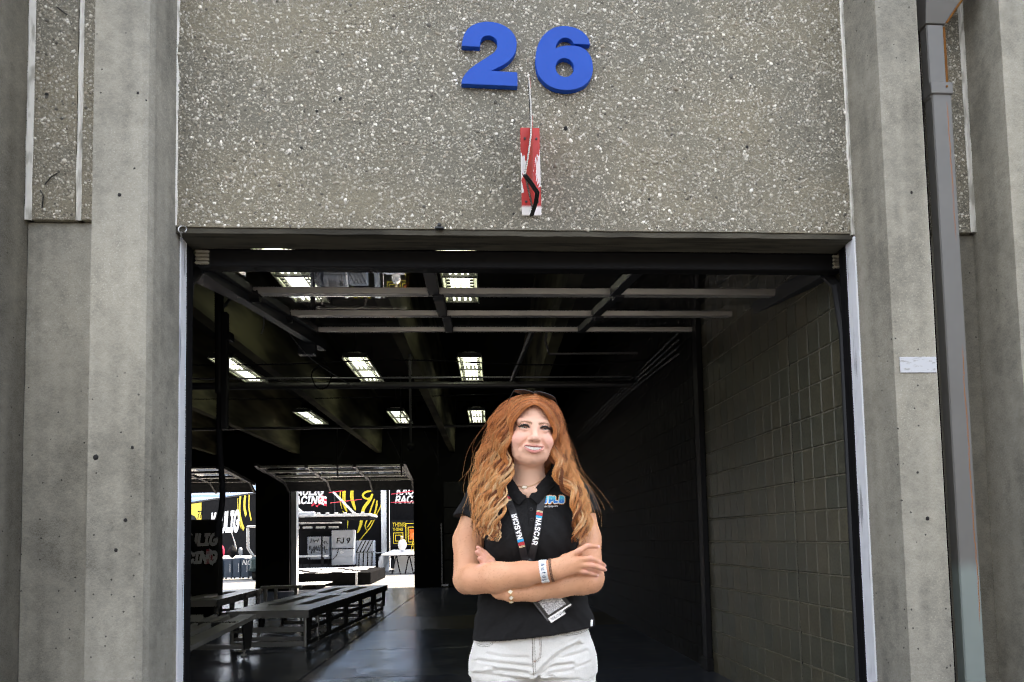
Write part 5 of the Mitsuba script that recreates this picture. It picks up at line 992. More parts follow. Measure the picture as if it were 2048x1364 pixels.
def front(x, z, f=shirt_sdf, off=0.0, y0=2.04, y1=2.27):
    """where a line going straight into the picture at (x, z) meets the cloth"""
    x, z = np.atleast_1d(x).astype(float), np.atleast_1d(z).astype(float); y = np.full(len(x), y0); ok = np.zeros(len(x), bool)
    for _ in range(60):
        d = f(np.stack([x, y, z], 1)); y = np.where(d > 0.0004, y + np.clip(d * 0.7, 0.0003, 0.02), y)
    return np.minimum(y, y1) - off
uncut = lambda P: shirt_sdf(P, False)
# collar: two turned-down leaves and placket with buttons
def leaf(s):
    # inner edge climbs from the V to the side of the neck, outer edge lies on the chest
    inn = spline([(0.188 + s * 0.004, 1.378), (0.188 + s * 0.030, 1.412), (0.196 + s * 0.058, 1.446)], 14); out = spline([(0.188 + s * 0.030, 1.352), (0.188 + s * 0.062, 1.388), (0.196 + s * 0.092, 1.428)], 14)
    yi = np.r_[front(inn[:9, 0], inn[:9, 1], uncut, 0.006), np.linspace(front(inn[8, 0], inn[8, 1], uncut, 0.006)[0], 2.215, 6)[1:]]; yo = front(out[:, 0], out[:, 1], uncut, 0.007)
    rows = []
    for t in np.linspace(0, 1, 7): rows.append(np.stack([inn[:, 0] * (1 - t) + out[:, 0] * t, yi * (1 - t) + yo * t - 0.006 * math.sin(PI * t), inn[:, 1] * (1 - t) + out[:, 1] * t], 1))
    P = np.array(rows); F = []
    Vv = np.vstack([P.reshape(-1, 3), P.reshape(-1, 3) + A(0, 0.003, 0)]); N = 7 * 14
    for i in range(6):
        for j in range(13): a = i * 14 + j; F += [[a, a + 1, a + 15], [a, a + 15, a + 14], [N + a, N + a + 15, N + a + 1], [N + a, N + a + 14, N + a + 15]]
    for j in range(13): F += [[j, N + j, N + j + 1], [j, N + j + 1, j + 1], [84 + j, 84 + j + 1, N + 84 + j + 1], [84 + j, N + 84 + j + 1, N + 84 + j]]
    return trimesh.Trimesh(Vv, F, process=False)
for s in (-1, 1): obj('collar', leaf(s), 'shirt_cloth', sh, smooth=50)
M('button_black', (0.03, 0.03, 0.032), 0.25)
for z in (1.338, 1.306):
    x = 0.196; y = front(x, z)[0]; b = trimesh.creation.torus(0.0044, 0.0014, 16, 6); b.apply_transform(trimesh.transformations.rotation_matrix(PI / 2, (1, 0, 0))); b.apply_translation((x, y - 0.002, z)); obj('button', b, 'button_black', sh, smooth=True)
zs = np.linspace(1.374, 1.285, 20); obj('placket', tube(np.stack([np.full(20, 0.187), front(np.full(20, 0.187), zs, off=0.0005), zs], 1), 0.0012, 5), 'shirt_cloth', sh)
M('tag_white', (0.75, 0.75, 0.75), 0.6)
x, z = 0.379, 0.985; y = front(x, z, y1=2.3)[0]; obj('hem_tag', put(cbox(-0.005, 0.005, -0.010, 0.010, 0, 0.0015, 0.0004), (x, y - 0.001, z), (0.82, 0.55, -0.1), (0.08, 0, 1), (0.55, -0.83, 0)), 'tag_white', sh)

RXj, RYj, CYj = profile([0.70, 0.80, 0.84, 0.88, 0.92, 0.97, 1.02], [0.196, 0.1965, 0.1975, 0.1955, 0.187, 0.174, 0.160], [0.110, 0.112, 0.114, 0.115, 0.113, 0.108, 0.100], [2.266] * 7)
jf = Field()
def pelvis(P):
    z = P[:, 2]; rx, ry = RXj(z), RYj(z); q = np.sqrt(((P[:, 0] - 0.2015) / rx) ** 2 + ((P[:, 1] - CYj(z)) / ry) ** 2); return np.maximum((q - 1) * ry * 0.9, 0.832 - z)
jf.add(pelvis, (-0.02, 2.1, 0.80), (0.43, 2.42, 1.05), 0.02)
jf.cone((0.106, 2.262, 0.855), (0.094, 2.262, 0.47), 0.1015, 0.072, 0.02).cone((0.297, 2.262, 0.855), (0.306, 2.262, 0.47), 0.1015, 0.072, 0.02).cone((0.094, 2.262, 0.47), (0.090, 2.288, 0.10), 0.072, 0.062, 0.02).cone((0.306, 2.262, 0.47), (0.312, 2.288, 0.10), 0.072, 0.062, 0.02)
# creases drawn as grooves: (points in x, z), depth, width
CR = [([(0.055, 0.902), (0.10, 0.896), (0.172, 0.893)], 0.0030, 0.0045), ([(0.028, 0.882), (0.09, 0.877), (0.150, 0.870), (0.178, 0.866)], 0.0042, 0.0050), ([(0.075, 0.858), (0.12, 0.853), (0.175, 0.845)], 0.0060, 0.0055), ([(0.05, 0.852), (0.085, 0.850)], 0.0030, 0.004), ([(0.02, 0.842), (0.07, 0.842), (0.120, 0.834), (0.175, 0.828)], 0.0045, 0.005), ([(0.09, 0.808), (0.15, 0.812), (0.18, 0.815)], 0.0035, 0.005), ([(0.05, 0.866), (0.075, 0.864)], 0.002, 0.004),
      ([(0.203, 0.842), (0.232, 0.868), (0.262, 0.893), (0.300, 0.912), (0.335, 0.924)], 0.0085, 0.0060), ([(0.205, 0.832), (0.225, 0.850), (0.245, 0.862), (0.285, 0.867), (0.31, 0.869)], 0.0060, 0.0045), ([(0.22, 0.846), (0.26, 0.846), (0.31, 0.850)], 0.0035, 0.004), ([(0.27, 0.888), (0.31, 0.893), (0.36, 0.902)], 0.0032, 0.005), ([(0.225, 0.838), (0.25, 0.835)], 0.0035, 0.004), ([(0.22, 0.818), (0.28, 0.822), (0.33, 0.820)], 0.0022, 0.005), ([(0.25, 0.856), (0.32, 0.858), (0.37, 0.868)], 0.0022, 0.004), ([(0.30, 0.93), (0.35, 0.945)], 0.0025, 0.005)]
CR = [(spline(p, 14) if len(p) > 2 else np.array(p), a, w) for p, a, w in CR]
def jeans_sdf(P):
    d = jf(P) + 0.006 * (meshkit.fbm(P * A(7, 7, 16), 3, 12) - 0.5)
    w = np.nonzero((np.abs(d) < 0.02) & (P[:, 1] < 2.27) & (P[:, 2] > 0.77))[0]; q = P[w][:, [0, 2]]; add = np.zeros(len(w))
    for pts_, a, wd in CR:
        e = dpoly(q, pts_); s = q[:, 1] - np.interp(q[:, 0], pts_[:, 0], pts_[:, 1]); add += a * np.exp(-(e / wd) ** 2) - 0.55 * a * np.exp(-((e - 2.1 * wd) / (1.3 * wd)) ** 2) * (s > 0)
    d[w] += add; return np.maximum(d, 0.09 - P[:, 2])
jm = taubin(isosurface(jeans_sdf, (-0.03, 2.12, 0.08), (0.44, 2.42, 0.985), 0.0030), 2)
def _denim(p, n, uv):
    w = noise(p.x * 800, p.y * 800, p.z * 300); return mix((0.64, 0.635, 0.62), (0.54, 0.535, 0.51), fbm(p.x * 14, p.y * 14, p.z * 14, 3)) * (0.93 + 0.14 * w)
scene['denim'] = {'type': 'twosided', 'b': dict(type='principled', base_color=mikit.proc(_denim), roughness=0.9, specular=0.15, sheen=0.2)}
M('stitch_dark', (0.13, 0.115, 0.095), 0.8); M('stitch_brown', (0.16, 0.075, 0.03), 0.8)
je = obj('jeans', jm, 'denim', pe, smooth=True, label='off-white jeans with dark stitching')
def seam(pts_, name, mt, r=0.0008, dash=False):
    P = spline(pts_, 70); y = front(P[:, 0], P[:, 1], jeans_sdf, 0.0003); Q = np.stack([P[:, 0], y, P[:, 1]], 1)
    obj(name, cat([tube(Q[i:i + 3], r, 4) for i in range(0, 68, 3)]) if dash else tube(Q, r, 5), mt, je, **({'kind': 'stuff'} if dash else {}))
seam([(0.1905, 0.952), (0.190, 0.90), (0.190, 0.868), (0.192, 0.84)], 'fly_edge', 'stitch_dark', 0.0011); seam([(0.197, 0.955), (0.197, 0.90), (0.197, 0.845)], 'stitching', 'stitch_dark', 0.0008, True)
for o in (0, 0.004): seam([(0.2125 + o, 0.957), (0.2130 + o, 0.925), (0.211 + o, 0.900), (0.203 + o * 0.5, 0.886 - o), (0.193, 0.882 - o)], 'stitching', 'stitch_dark' if o else 'stitch_brown', 0.0008, True)
seam([(0.191, 0.882), (0.199, 0.8825)], 'bar_tack', 'stitch_brown', 0.0012)
for o in (0, 0.005): seam([(0.022, 0.930 - o), (0.045, 0.927 - o), (0.066, 0.933 - o), (0.082, 0.945 - o * 0.4)], 'pocket_stitching', 'stitch_dark', 0.0008, True); seam([(0.27, 0.962 - o), (0.30, 0.958 - o), (0.345, 0.960 - o), (0.378, 0.966 - o)], 'pocket_stitching', 'stitch_dark', 0.0008, True)
M('shoe_white', (0.6, 0.6, 0.6), 0.5)
for x in (0.090, 0.310):
    f = Field(); f.cone((x, 2.30, 0.05), (x, 2.14, 0.036), 0.046, 0.040, 0.01); f.cone((x, 2.29, 0.08), (x, 2.29, 0.11), 0.045, 0.042, 0.02); obj('shoe', isosurface(lambda P, f=f: np.maximum(f(P), -0.035 - P[:, 2] + 0.0), (x - 0.06, 2.08, -0.045), (x + 0.06, 2.37, 0.17), 0.006), 'shoe_white', pe, smooth=True)

# ---- hair: locks of thin curves over a dark under-layer
DARK, COP, GOLD, PALE = (0.16, 0.045, 0.012), (0.44, 0.160, 0.052), (0.58, 0.29, 0.105), (0.62, 0.41, 0.22)
def hair_mat(k, a, b, s):
    def fn(p, n, uv):
        t = smoothstep(1.62, 1.40, p.z + 0.10 * (noise(p.x * 60 + s, p.y * 60, p.z * 6) - 0.5)); return mix(a, b, t) * (0.75 + 0.5 * noise(p.x * 400 + s, p.y * 400, p.z * 12))
    scene[k] = {'type': 'twosided', 'b': dict(type='principled', base_color=mikit.proc(fn), roughness=0.42, specular=0.35)}
hair_mat('hair_copper', COP, (0.47, 0.19, 0.062), 1.0); hair_mat('hair_gold', (0.44, 0.160, 0.050), GOLD, 5.0); hair_mat('hair_pale', (0.42, 0.19, 0.070), PALE, 9.0); hair_mat('hair_deep', (0.20, 0.062, 0.018), (0.155, 0.050, 0.016), 13.0)
hr = obj('hair', isosurface(lambda P: (lambda L: np.maximum(np.minimum.reduce([Field().ell((0, -0.016, 0.033), (0.0775, 0.0935, 0.0865), 0.01)(L), Field().ell((0, -0.052, -0.03), (0.088, 0.052, 0.115), 0.01)(L), Field().ell((0, -0.058, -0.13), (0.092, 0.036, 0.09), 0.01)(L)]), np.minimum(L[:, 1] - 0.055 + np.abs(L[:, 0]) * 0.5, 0.0705 - L[:, 2] - 0.12 * np.abs(L[:, 0]) + 0.55 * np.minimum(0.02, np.abs(L[:, 0])) - 0.028 + (L[:, 1] < 0.05))))(hl_(P)), HC - A(0.16, 0.16, 0.26), HC + A(0.16, 0.16, 0.14), 0.005), 'hair_deep', pe, smooth=True, label='long wavy copper hair with golden highlights')
def px(u, v, Y):
    d = RIGHT * (u - 1032) + DOWN * (v - 990) + FWD * 1423; return CAM + d * (Y / d[1])
GL = {-1: ([(1077, 806, 2.122), (1054, 812, 2.118), (1038, 827, 2.122), (1025, 846, 2.130), (1017, 873, 2.145), (1015, 905, 2.155), (1018, 940, 2.150), (1010, 985, 2.135), (1000, 1030, 2.120), (992, 1075, 2.112), (987, 1100, 2.110)],
            [(1078, 794, 2.20), (1032, 796, 2.21), (1001, 818, 2.22), (985, 855, 2.22), (968, 900, 2.215), (954, 945, 2.200), (947, 985, 2.170), (950, 1025, 2.145), (953, 1060, 2.135), (956, 1094, 2.130)]),
      1: ([(1061, 806, 2.122), (1082, 812, 2.118), (1095, 827, 2.122), (1104, 848, 2.130), (1108, 876, 2.145), (1106, 910, 2.155), (1112, 945, 2.150), (1133, 975, 2.135), (1150, 1008, 2.120), (1154, 1052, 2.110), (1147, 1106, 2.105)],
            [(1059, 793, 2.20), (1099, 800, 2.21), (1115, 824, 2.22), (1121, 860, 2.22), (1131, 900, 2.215), (1142, 940, 2.200), (1159, 975, 2.170), (1171, 1012, 2.150), (1177, 1050, 2.135), (1170, 1098, 2.130)])}
# the guides traced above are made into paths in space once, as (x, y, z)
GL = {s: tuple(spline([px(*q) for q in g], 40) for g in gs) for s, gs in GL.items()}
def guide(s, q, depth):
    a, b = GL[s]; P = a * (1 - q) + b * q; L = hl_(P)
    # never inside the skull or face; layered outwards
    e = L - A(0, -0.012, 0.022); k = np.linalg.norm(e / A(0.0785 + 0.010 * depth, 0.096 + 0.008 * depth, 0.092 + 0.010 * depth), axis=1); up = np.clip((L[:, 2] + 0.045) / 0.02, 0, 1); f = np.where((k < 1), 1 / np.maximum(k, 0.3), 1.0); L = L + (e * (f - 1)[:, None]) * up[:, None]
    P = hw(L); P[:, 1] += np.clip(np.linspace(-0.35, 1, 40), 0, 1) * (1 - depth) * 0.028
    return P
def strands(curves, n=31):
    """thin three-sided tubes along the curves (x, y, z, radius), as one mesh"""
    C = np.array([np.stack([np.interp(np.linspace(0, len(c) - 1, n), np.arange(len(c)), c[:, k]) for k in range(4)], 1) for c in curves]); P, R = C[..., :3], C[..., 3]
    t = np.gradient(P, axis=1); t /= np.maximum(np.linalg.norm(t, axis=2, keepdims=True), 1e-9); x = np.cross(t, A(0.25, 1, 0.2)); x /= np.maximum(np.linalg.norm(x, axis=2, keepdims=True), 1e-6); y = np.cross(t, x)
    V = np.stack([P + R[..., None] * (x * math.cos(a) + y * math.sin(a)) for a in (0.5, 2.6, 4.7)], 2); i, j, k = np.meshgrid(np.arange(len(P)), np.arange(n - 1), np.arange(3), indexing='ij')
    q = lambda j, k: ((i * n + j) * 3 + k % 3).ravel(); F = np.vstack([np.stack([q(j, k), q(j, k + 1), q(j + 1, k + 1)], 1), np.stack([q(j, k), q(j + 1, k + 1), q(j + 1, k)], 1)])
    return trimesh.Trimesh(V.reshape(-1, 3), F, process=False)
hrng = np.random.default_rng(77); tt = np.linspace(0, 1, 40)
def make_lock(s, q, depth, n, spread, mat, length=1.0, amp=0.0130, r0=0.00064):
    G = guide(s, q, depth); k = max(12, int(40 * length)); G = spline(G[:k], 40) if k < 40 else G
    side = np.gradient(G, axis=0); side /= np.linalg.norm(side, axis=1, keepdims=True); lat = np.cross(side, A(0, 1, 0)); lat /= np.maximum(np.linalg.norm(lat, axis=1, keepdims=True), 1e-6); dep = np.cross(lat, side)
    arc_ = np.r_[0, np.cumsum(np.linalg.norm(np.diff(G, axis=0), axis=1))]; ph = hrng.normal() * 0.35 + (0 if s < 0 else 1.1) + q * 1.1 + (1 - depth) * 0.8; wl = hrng.uniform(0.100, 0.124)
    on = np.clip((arc_ - 0.085) / 0.09, 0, 1); wav = on * amp * hrng.uniform(0.8, 1.25); th = 2 * PI * arc_ / wl + ph
    C = G + lat * (wav * np.sin(th))[:, None] + dep * (0.45 * wav * np.cos(th))[:, None]
    env = spread * (0.35 + 0.65 * np.clip(arc_ / 0.06, 0, 1)) * (1 - 0.8 * tt ** 3) * (1 - 0.2 * on * (0.5 + 0.5 * np.sin(th * 0.5 + ph * 3))); out = []
    for i in range(n):
        a = hrng.uniform(0, 2 * PI); rr = math.sqrt(hrng.random()); u, v = rr * math.cos(a), rr * math.sin(a) * 0.7; dph = 0.35 * hrng.normal(); tw = hrng.normal() * 0.6
        o = C + lat * (env * (u * np.cos(tw * tt) - v * np.sin(tw * tt)))[:, None] + dep * (env * (u * np.sin(tw * tt) + v * np.cos(tw * tt)))[:, None] + lat * (0.22 * wav * np.sin(th * 1.0 + dph * 4))[:, None]
        e = int(40 * hrng.uniform(0.86, 1.0)); o = o[:e]; r = r0 * hrng.uniform(0.8, 1.2) * (1 - 0.7 * np.linspace(0, 1, e) ** 4); out.append(np.c_[o, r][::1])
    cut = max(2, int(n * 0.2)) if mat in ('hair_gold', 'hair_copper') else 0
    if cut: obj('lock', strands(out[:cut]), 'hair_pale' if mat == 'hair_gold' else 'hair_gold', hr, smooth=True)
    obj('lock', strands(out[cut:]), mat, hr, smooth=True)
for s in (-1, 1):
    for i in range(52):
        q = (i + hrng.uniform(-0.3, 0.3)) / 51; q = float(np.clip(q, 0, 1)) ** 0.9; depth = hrng.choice([1.0, 0.75, 0.45, 0.1], p=[0.5, 0.22, 0.16, 0.12])
        mat = hrng.choice(['hair_copper', 'hair_gold', 'hair_pale', 'hair_deep'], p=[0.36, 0.40, 0.06, 0.18]) if depth > 0.4 else hrng.choice(['hair_deep', 'hair_copper'])
        make_lock(s, q, depth, 44, hrng.uniform(0.0042, 0.0085), mat, hrng.uniform(0.93, 1.0) if q < 0.7 else hrng.uniform(0.88, 1.0))
    for i in range(2): make_lock(s, hrng.uniform(0.0, 0.9), 1.2, 14, 0.0022, 'hair_pale', hrng.uniform(0.9, 1.0), 0.0115)
    fly = []
    for i in range(110):
        q = hrng.uniform(0.4, 1.0); G = guide(s, q, 1.0).copy(); G = G[: int(hrng.uniform(22, 40))]; k = len(G); t = np.linspace(0, 1, k); rr = hrng.normal(size=3) * A(0.010, 0.012, 0.008)
        G += (t ** 1.6)[:, None] * A(s * hrng.gamma(1.3, 0.010), hrng.normal() * 0.02, hrng.uniform(-0.004, 0.022)) + np.sin(t[:, None] * hrng.uniform(5, 14) + hrng.uniform(0, 6, 3)) * rr * t[:, None]
        G += (np.sin(PI * t) * hrng.uniform(0, 0.012))[:, None] * A(s, 0, 0.6); fly.append(np.c_[G, np.full(k, 0.00021)])
    obj('flyaway_hair', strands(fly), 'hair_gold', hr, smooth=True, kind='stuff')

# ---- what she wears and carries
M('chain_gold', (0.55, 0.36, 0.16), 0.3, 0.5, 0.9); M('pendant_white', (0.75, 0.70, 0.60), 0.25); M('band_white', (0.70, 0.71, 0.73), 0.5); M('band_brown', (0.12, 0.06, 0.035), 0.7); M('ink_blue', (0.03, 0.07, 0.16), 0.6)
nf = lambda P: body(P)
def onskin(x, z, off): return front(x, z, nf, off, 2.06, 2.26)
nk = thing('necklace', 'fine gold necklace with a small pale oval pendant at her throat', 'necklace')
P = spline([(0.128, 1.428), (0.150, 1.415), (0.178, 1.4085), (0.205, 1.414), (0.240, 1.434)], 30); y = onskin(P[:, 0], P[:, 1], 0.0015); obj('chain', tube(np.stack([P[:, 0], y, P[:, 1]], 1), 0.0008, 5), 'chain_gold', nk)
x, z = 0.178, 1.4075; y = onskin(x, z, 0.003)[0]; s = trimesh.creation.icosphere(subdivisions=2); s.vertices = s.vertices * A(0.0085, 0.002, 0.0048) + A(x, y, z); obj('pendant', s, 'pendant_white', nk, smooth=True); obj('rim', tube([(x + 0.009 * math.cos(a), y - 0.0005, z + 0.0052 * math.sin(a)) for a in np.linspace(0, 2 * PI, 22)], 0.0009, 5), 'chain_gold', nk)
M('strap_black', (0.014, 0.014, 0.017), 0.55); M('strap_white', (0.80, 0.80, 0.80), 0.5); M('strap_red', (0.62, 0.05, 0.07), 0.5); M('strap_blue', (0.03, 0.33, 0.66), 0.5); M('strap_tan', (0.70, 0.60, 0.38), 0.5)
ly = thing('lanyard', 'black lanyard with white NASCAR lettering and coloured stripes around her neck', 'lanyard')
def strap(pts_, W=0.0215):
    P = spline(pts_, 60); y = front(P[:, 0], P[:, 1], uncut, 0.0035); k = np.hanning(9); k /= k.sum(); y = np.convolve(np.pad(y, 4, mode='edge'), k, 'valid') - 0.0015; C = np.stack([P[:, 0], y, P[:, 1]], 1)
    T_ = np.gradient(C, axis=0); T_ /= np.linalg.norm(T_, axis=1, keepdims=True); S_ = np.cross(T_, A(0, -1, 0)); S_ /= np.linalg.norm(S_, axis=1, keepdims=True); N_ = np.cross(S_, T_)
    N_ = np.where((N_[:, 1] > 0)[:, None], -N_, N_); Q = np.vstack([C - S_ * W / 2 + N_ * 0.0004, C + S_ * W / 2 + N_ * 0.0004, C - S_ * W / 2 - N_ * 0.0008, C + S_ * W / 2 - N_ * 0.0008]); F = []
    for a, b in ((0, 1), (3, 2), (1, 3), (2, 0)):
        for i in range(59): p, q = a * 60 + i, b * 60 + i; F += [[p, q, q + 1], [p, q + 1, p + 1]]
    obj('strap', trimesh.Trimesh(Q, F, process=False), 'strap_black', ly)
    L_ = np.r_[0, np.cumsum(np.linalg.norm(np.diff(C, axis=0), axis=1))]
    def at(s): i = lambda X: np.array([np.interp(s, L_, X[:, k]) for k in range(3)]); return i(C), i(T_), i(N_)
    return at, L_[-1]
def write(at, s0, word, step, h, direction):
    for i, ch in enumerate(word):
        c, t, n = at(s0 + direction * i * step); ex = t * direction; ez = n; ey = np.cross(ez, ex); m = heavy(ch, h, h * 0.03); m.vertices[:, 0] *= step * 0.90 / max(np.ptp(m.vertices[:, 0]), 1e-6) if ch != 'I' else 1; m.vertices[:, 0] -= m.vertices[:, 0].min()
        obj('letter', put(m, c + n * 0.0006 - ey * h / 2, ex, ey, ez), 'strap_white', ly)
def stripes(at, s0, direction):
    for k, (mt, w) in enumerate((('strap_tan', 0.0022), ('strap_tan', 0.0020), ('strap_red', 0.0026), ('strap_red', 0.0026), ('strap_red', 0.0020), ('strap_blue', 0.0075))):
        s = s0 + direction * sum((0.0034, 0.0032, 0.0038, 0.0038, 0.0034, 0)[:k]); c, t, n = at(s + direction * w / 2); ex = t; ey = np.cross(n, ex); obj('stripe', put(cbox(-w / 2, w / 2, -0.0095, 0.0095, 0, 0.0007, 0.0002), c + n * 0.0006, ex, ey, n), mt, ly)
at, LL = strap([(0.112, 1.428), (0.122, 1.392), (0.137, 1.340), (0.152, 1.270), (0.173, 1.185)])
def s_of(at, LL, z): s = np.linspace(0, LL, 200); return float(s[np.argmin([abs(at(q)[0][2] - z) for q in s])])
a0 = s_of(at, LL, 1.224); stripes(at, a0, -1); write(at, a0 - 0.0262, 'NASCAR', 0.0145, 0.0150, -1); a1 = s_of(at, LL, 1.366); stripes(at, a1, -1); write(at, a1 - 0.0262, 'NA', 0.0145, 0.0150, -1)
at, LL = strap([(0.252, 1.436), (0.243, 1.405), (0.231, 1.370), (0.212, 1.285), (0.190, 1.185)])
b0 = s_of(at, LL, 1.333); stripes(at, b0, 1); write(at, b0 + 0.0262, 'NASCAR', 0.0145, 0.0150, 1); write(at, s_of(at, LL, 1.433), 'SCAR', 0.0138, 0.0150, 1)
bk = trimesh.creation.icosphere(subdivisions=3); bk.vertices = bk.vertices * A(0.0135, 0.008, 0.017) + A(0.184, front(0.184, 1.176, uncut)[0] - 0.006, 1.176); obj('buckle', bk, 'strap_black', ly, smooth=True)
bz = np.linspace(1.176, 1.06, 12); obj('drop_strap', tube(np.stack([np.linspace(0.184, 0.215, 12), front(np.linspace(0.184, 0.215, 12), bz, uncut, 0.004), bz], 1), 0.004, 6), 'strap_black', ly)
bd_ = thing('event_badge', 'tilted pass in a black sleeve with a white tab hanging below her arms', 'badge')
y0 = min(front(0.20, 1.07)[0], front(0.31, 1.04)[0], front(0.245, 1.0)[0]) - 0.006; O = A(0.244, y0, 0.999); ex, ey = A(0.858, 0, 0.514), A(-0.60, 0, 0.80)
def card(x0, x1, y0_, y1, z0, z1, mt, nm, lab=None): return obj(nm, put(cbox(x0, x1, y0_, y1, z0, z1, 0.0006), O, ex, ey, A(0, -1, 0)), mt, bd_, lab)
M('sleeve_black', (0.02, 0.02, 0.022), 0.25); M('sleeve_grey', (0.09, 0.09, 0.095), 0.4); M('badge_red', (0.22, 0.01, 0.03), 0.4)
def _print(p, n, uv):
    v = -p.x * 0.514 * 0 + (p.z * 0.858 - p.x * 0.514); u = p.x * 0.858 + p.z * 0.514; row = smoothstep(0.25, 0.45, dr.abs(dr.sin(v * PI / 0.0030))); w = smoothstep(0.30, 0.5, noise(u * 900, dr.floor(v / 0.0030))); return mix((0.72, 0.72, 0.74), (0.20, 0.20, 0.22), row * w)
scene['badge_print'] = pbsdf(mikit.proc(_print), 0.5)
card(-0.004, 0.082, 0.004, 0.125, -0.003, 0.0, 'sleeve_black', 'sleeve'); card(-0.006, -0.0015, 0.006, 0.125, -0.003, 0.0006, 'sleeve_grey', 'sleeve_edge'); card(0.008, 0.070, 0.020, 0.068, 0.0, 0.0008, 'badge_print', 'printed_sheet'); card(0.006, 0.060, 0.071, 0.079, 0.0, 0.0008, 'badge_red', 'red_stripe'); card(0.006, 0.018, 0.080, 0.090, 0.0, 0.0008, 'sleeve_grey', 'emblem_patch')
card(0.0, 0.082, 0.0085, 0.0135, 0.0, 0.0010, 'strap_white', 'bottom_strip'); card(0.0, 0.052, -0.004, 0.0120, 0.0011, 0.0018, 'strap_white', 'tab'); obj('lettering', put(text('THE CHASE', 0.0072, 0.0004, False, xs=0.85), O + ex * 0.006 + ey * 0.0005 + A(0, -0.0020, 0), ex, ey, A(0, -1, 0)), 'sleeve_black', bd_)
# shirt emblem: bubble letters over a script line
lg_ = obj('emblem', cat([extrude(unary_union([Point(0.239 + 0.0175 * i, 1.366 + (0.003 if i in (1, 3) else 0)).buffer(0.0125) for i in range(4)]).buffer(0.002), 0.0006)]), None, sh) if False else None
def onshirt(pg, d, off, mt, nm, parent=sh):
    m = extrude(pg, d); v, f = trimesh.remesh.subdivide_to_size(m.vertices, m.faces, 0.006); y = front(v[:, 0], v[:, 1], uncut, 0.0012 + off); m = trimesh.Trimesh(np.stack([v[:, 0], y - v[:, 2], v[:, 1]], 1), f[:, ::-1], process=False); return obj(nm, m, mt, parent)
def tpoly(s, h, grow, x, z, xs=1.0, slant=0.0, bold=True, rot=0.0):
    m = meshkit.text_mesh(s, h, 1.0, bold); f = m.faces[m.face_normals[:, 2] < -0.5]; tri = m.vertices[f][:, :, :2]; pg = unary_union([Polygon(t) for t in tri if abs(np.cross(t[1] - t[0], t[2] - t[0])) > 1e-14]).buffer(grow); pg = shapely.affinity.affine_transform(pg, [xs, slant, 0, 1, x, z]); return shapely.affinity.rotate(pg, rot, origin=(x, z))
M('emblem_orange', (0.80, 0.36, 0.16), 0.7); M('emblem_ice', (0.62, 0.80, 0.86), 0.7)
def _bub(p, n, uv): return mix((0.05, 0.22, 0.72), (0.10, 0.60, 0.85), smoothstep(1.362, 1.374, p.z))
scene['emblem_blue'] = pbsdf(mikit.proc(_bub), 0.7)
L4 = [tpoly(c, 0.0165 + 0.002 * (i in (1, 3)), 0.0012, 0.2335 + 0.0172 * i, 1.3585 + 0.0005 * i, 0.92, 0.05, True, (6, -4, 4, -6)[i]) for i, c in enumerate('VPLB')]
W4 = unary_union(L4); onshirt(W4.buffer(0.0045), 0.0004, 0.0, 'emblem_orange', 'emblem_outline'); onshirt(W4.buffer(0.0030), 0.0004, 0.0006, 'emblem_ice', 'emblem_fill'); onshirt(W4.buffer(0.0003), 0.0004, 0.0012, 'emblem_blue', 'emblem_letters')
onshirt(tpoly('motorsports', 0.0062, 0.0, 0.236, 1.3435, 0.92, 0.25, False, 2.0), 0.0004, 0.0, 'strap_white', 'emblem_script')
# wristband, cord and bracelet
def ring_on(f, c, axis, width, mat, parent, name, off=0.0012, n=40, thick=0.001):
    """a band lying on the limb f around the point c"""
    x_, y_, d = frame(axis); out = []
    for t in (-width / 2, width / 2):
        row = []
        for a in np.arange(n) * 2 * PI / n:
            u = x_ * math.cos(a) + y_ * math.sin(a); lo_, hi_ = 0.0, 0.06
            for _ in range(24):
                mid = (lo_ + hi_) / 2
                if f((c + d * t + u * mid)[None])[0] < 0: lo_ = mid
                else: hi_ = mid
            row.append(c + d * t + u * (hi_ + off))
        out.append(row)
    R0, R1 = np.array(out); cc = lambda R, t: R + (R - (c + d * t)) / np.linalg.norm(R - (c + d * t), axis=1, keepdims=True) * thick
    V_ = np.vstack([R0, R1, cc(R0, -width / 2), cc(R1, width / 2)]); F = []
    for a, b in ((1, 0), (2, 3), (0, 2), (3, 1)):
        for i in range(n): p, q, p2, q2 = a * n + i, b * n + i, a * n + (i + 1) % n, b * n + (i + 1) % n; F += [[p, p2, q2], [p, q2, q]]
    m = trimesh.Trimesh(V_, F, process=False); 
    if m.volume < 0: m.faces = m.faces[:, ::-1]
    return (obj(name, m, mat, parent), R0, R1)
AX = A(0.238 - 0.160, 2.062 - 2.080, 1.157 - 1.146); AX /= np.linalg.norm(AX)
wb = thing('wristband', 'white paper wristband with dark lettering on her upper wrist', 'wristband'); c0 = A(0.222, 2.0655, 1.1548)
_, R0, R1 = ring_on(rarm, c0, AX, 0.021, 'band_white', wb, 'band')
u_ = A(0, -1, 0) - AX * (A(0, -1, 0) @ AX); u_ /= np.linalg.norm(u_); w_ = np.cross(AX, u_); w_ = w_ if w_[2] < 0 else -w_
for i, ch in enumerate('Autog'):
    a = -0.62 + 0.36 * i; dirn = u_ * math.cos(a) + w_ * math.sin(a); r = 0.0
    lo_, hi_ = 0.0, 0.06
    for _ in range(24):
        mid = (lo_ + hi_) / 2; lo_, hi_ = (mid, hi_) if rarm((c0 + dirn * mid)[None])[0] < 0 else (lo_, mid)
    tx = -u_ * math.sin(a) + w_ * math.cos(a); m = text(ch, 0.011, 0.0004, True); m.vertices[:, 0] -= m.vertices[:, 0].mean(); m.vertices[:, 1] -= 0.0045; obj('letter', put(m, c0 + dirn * (hi_ + 0.0026), tx, np.cross(dirn, tx), dirn), 'ink_blue', wb)
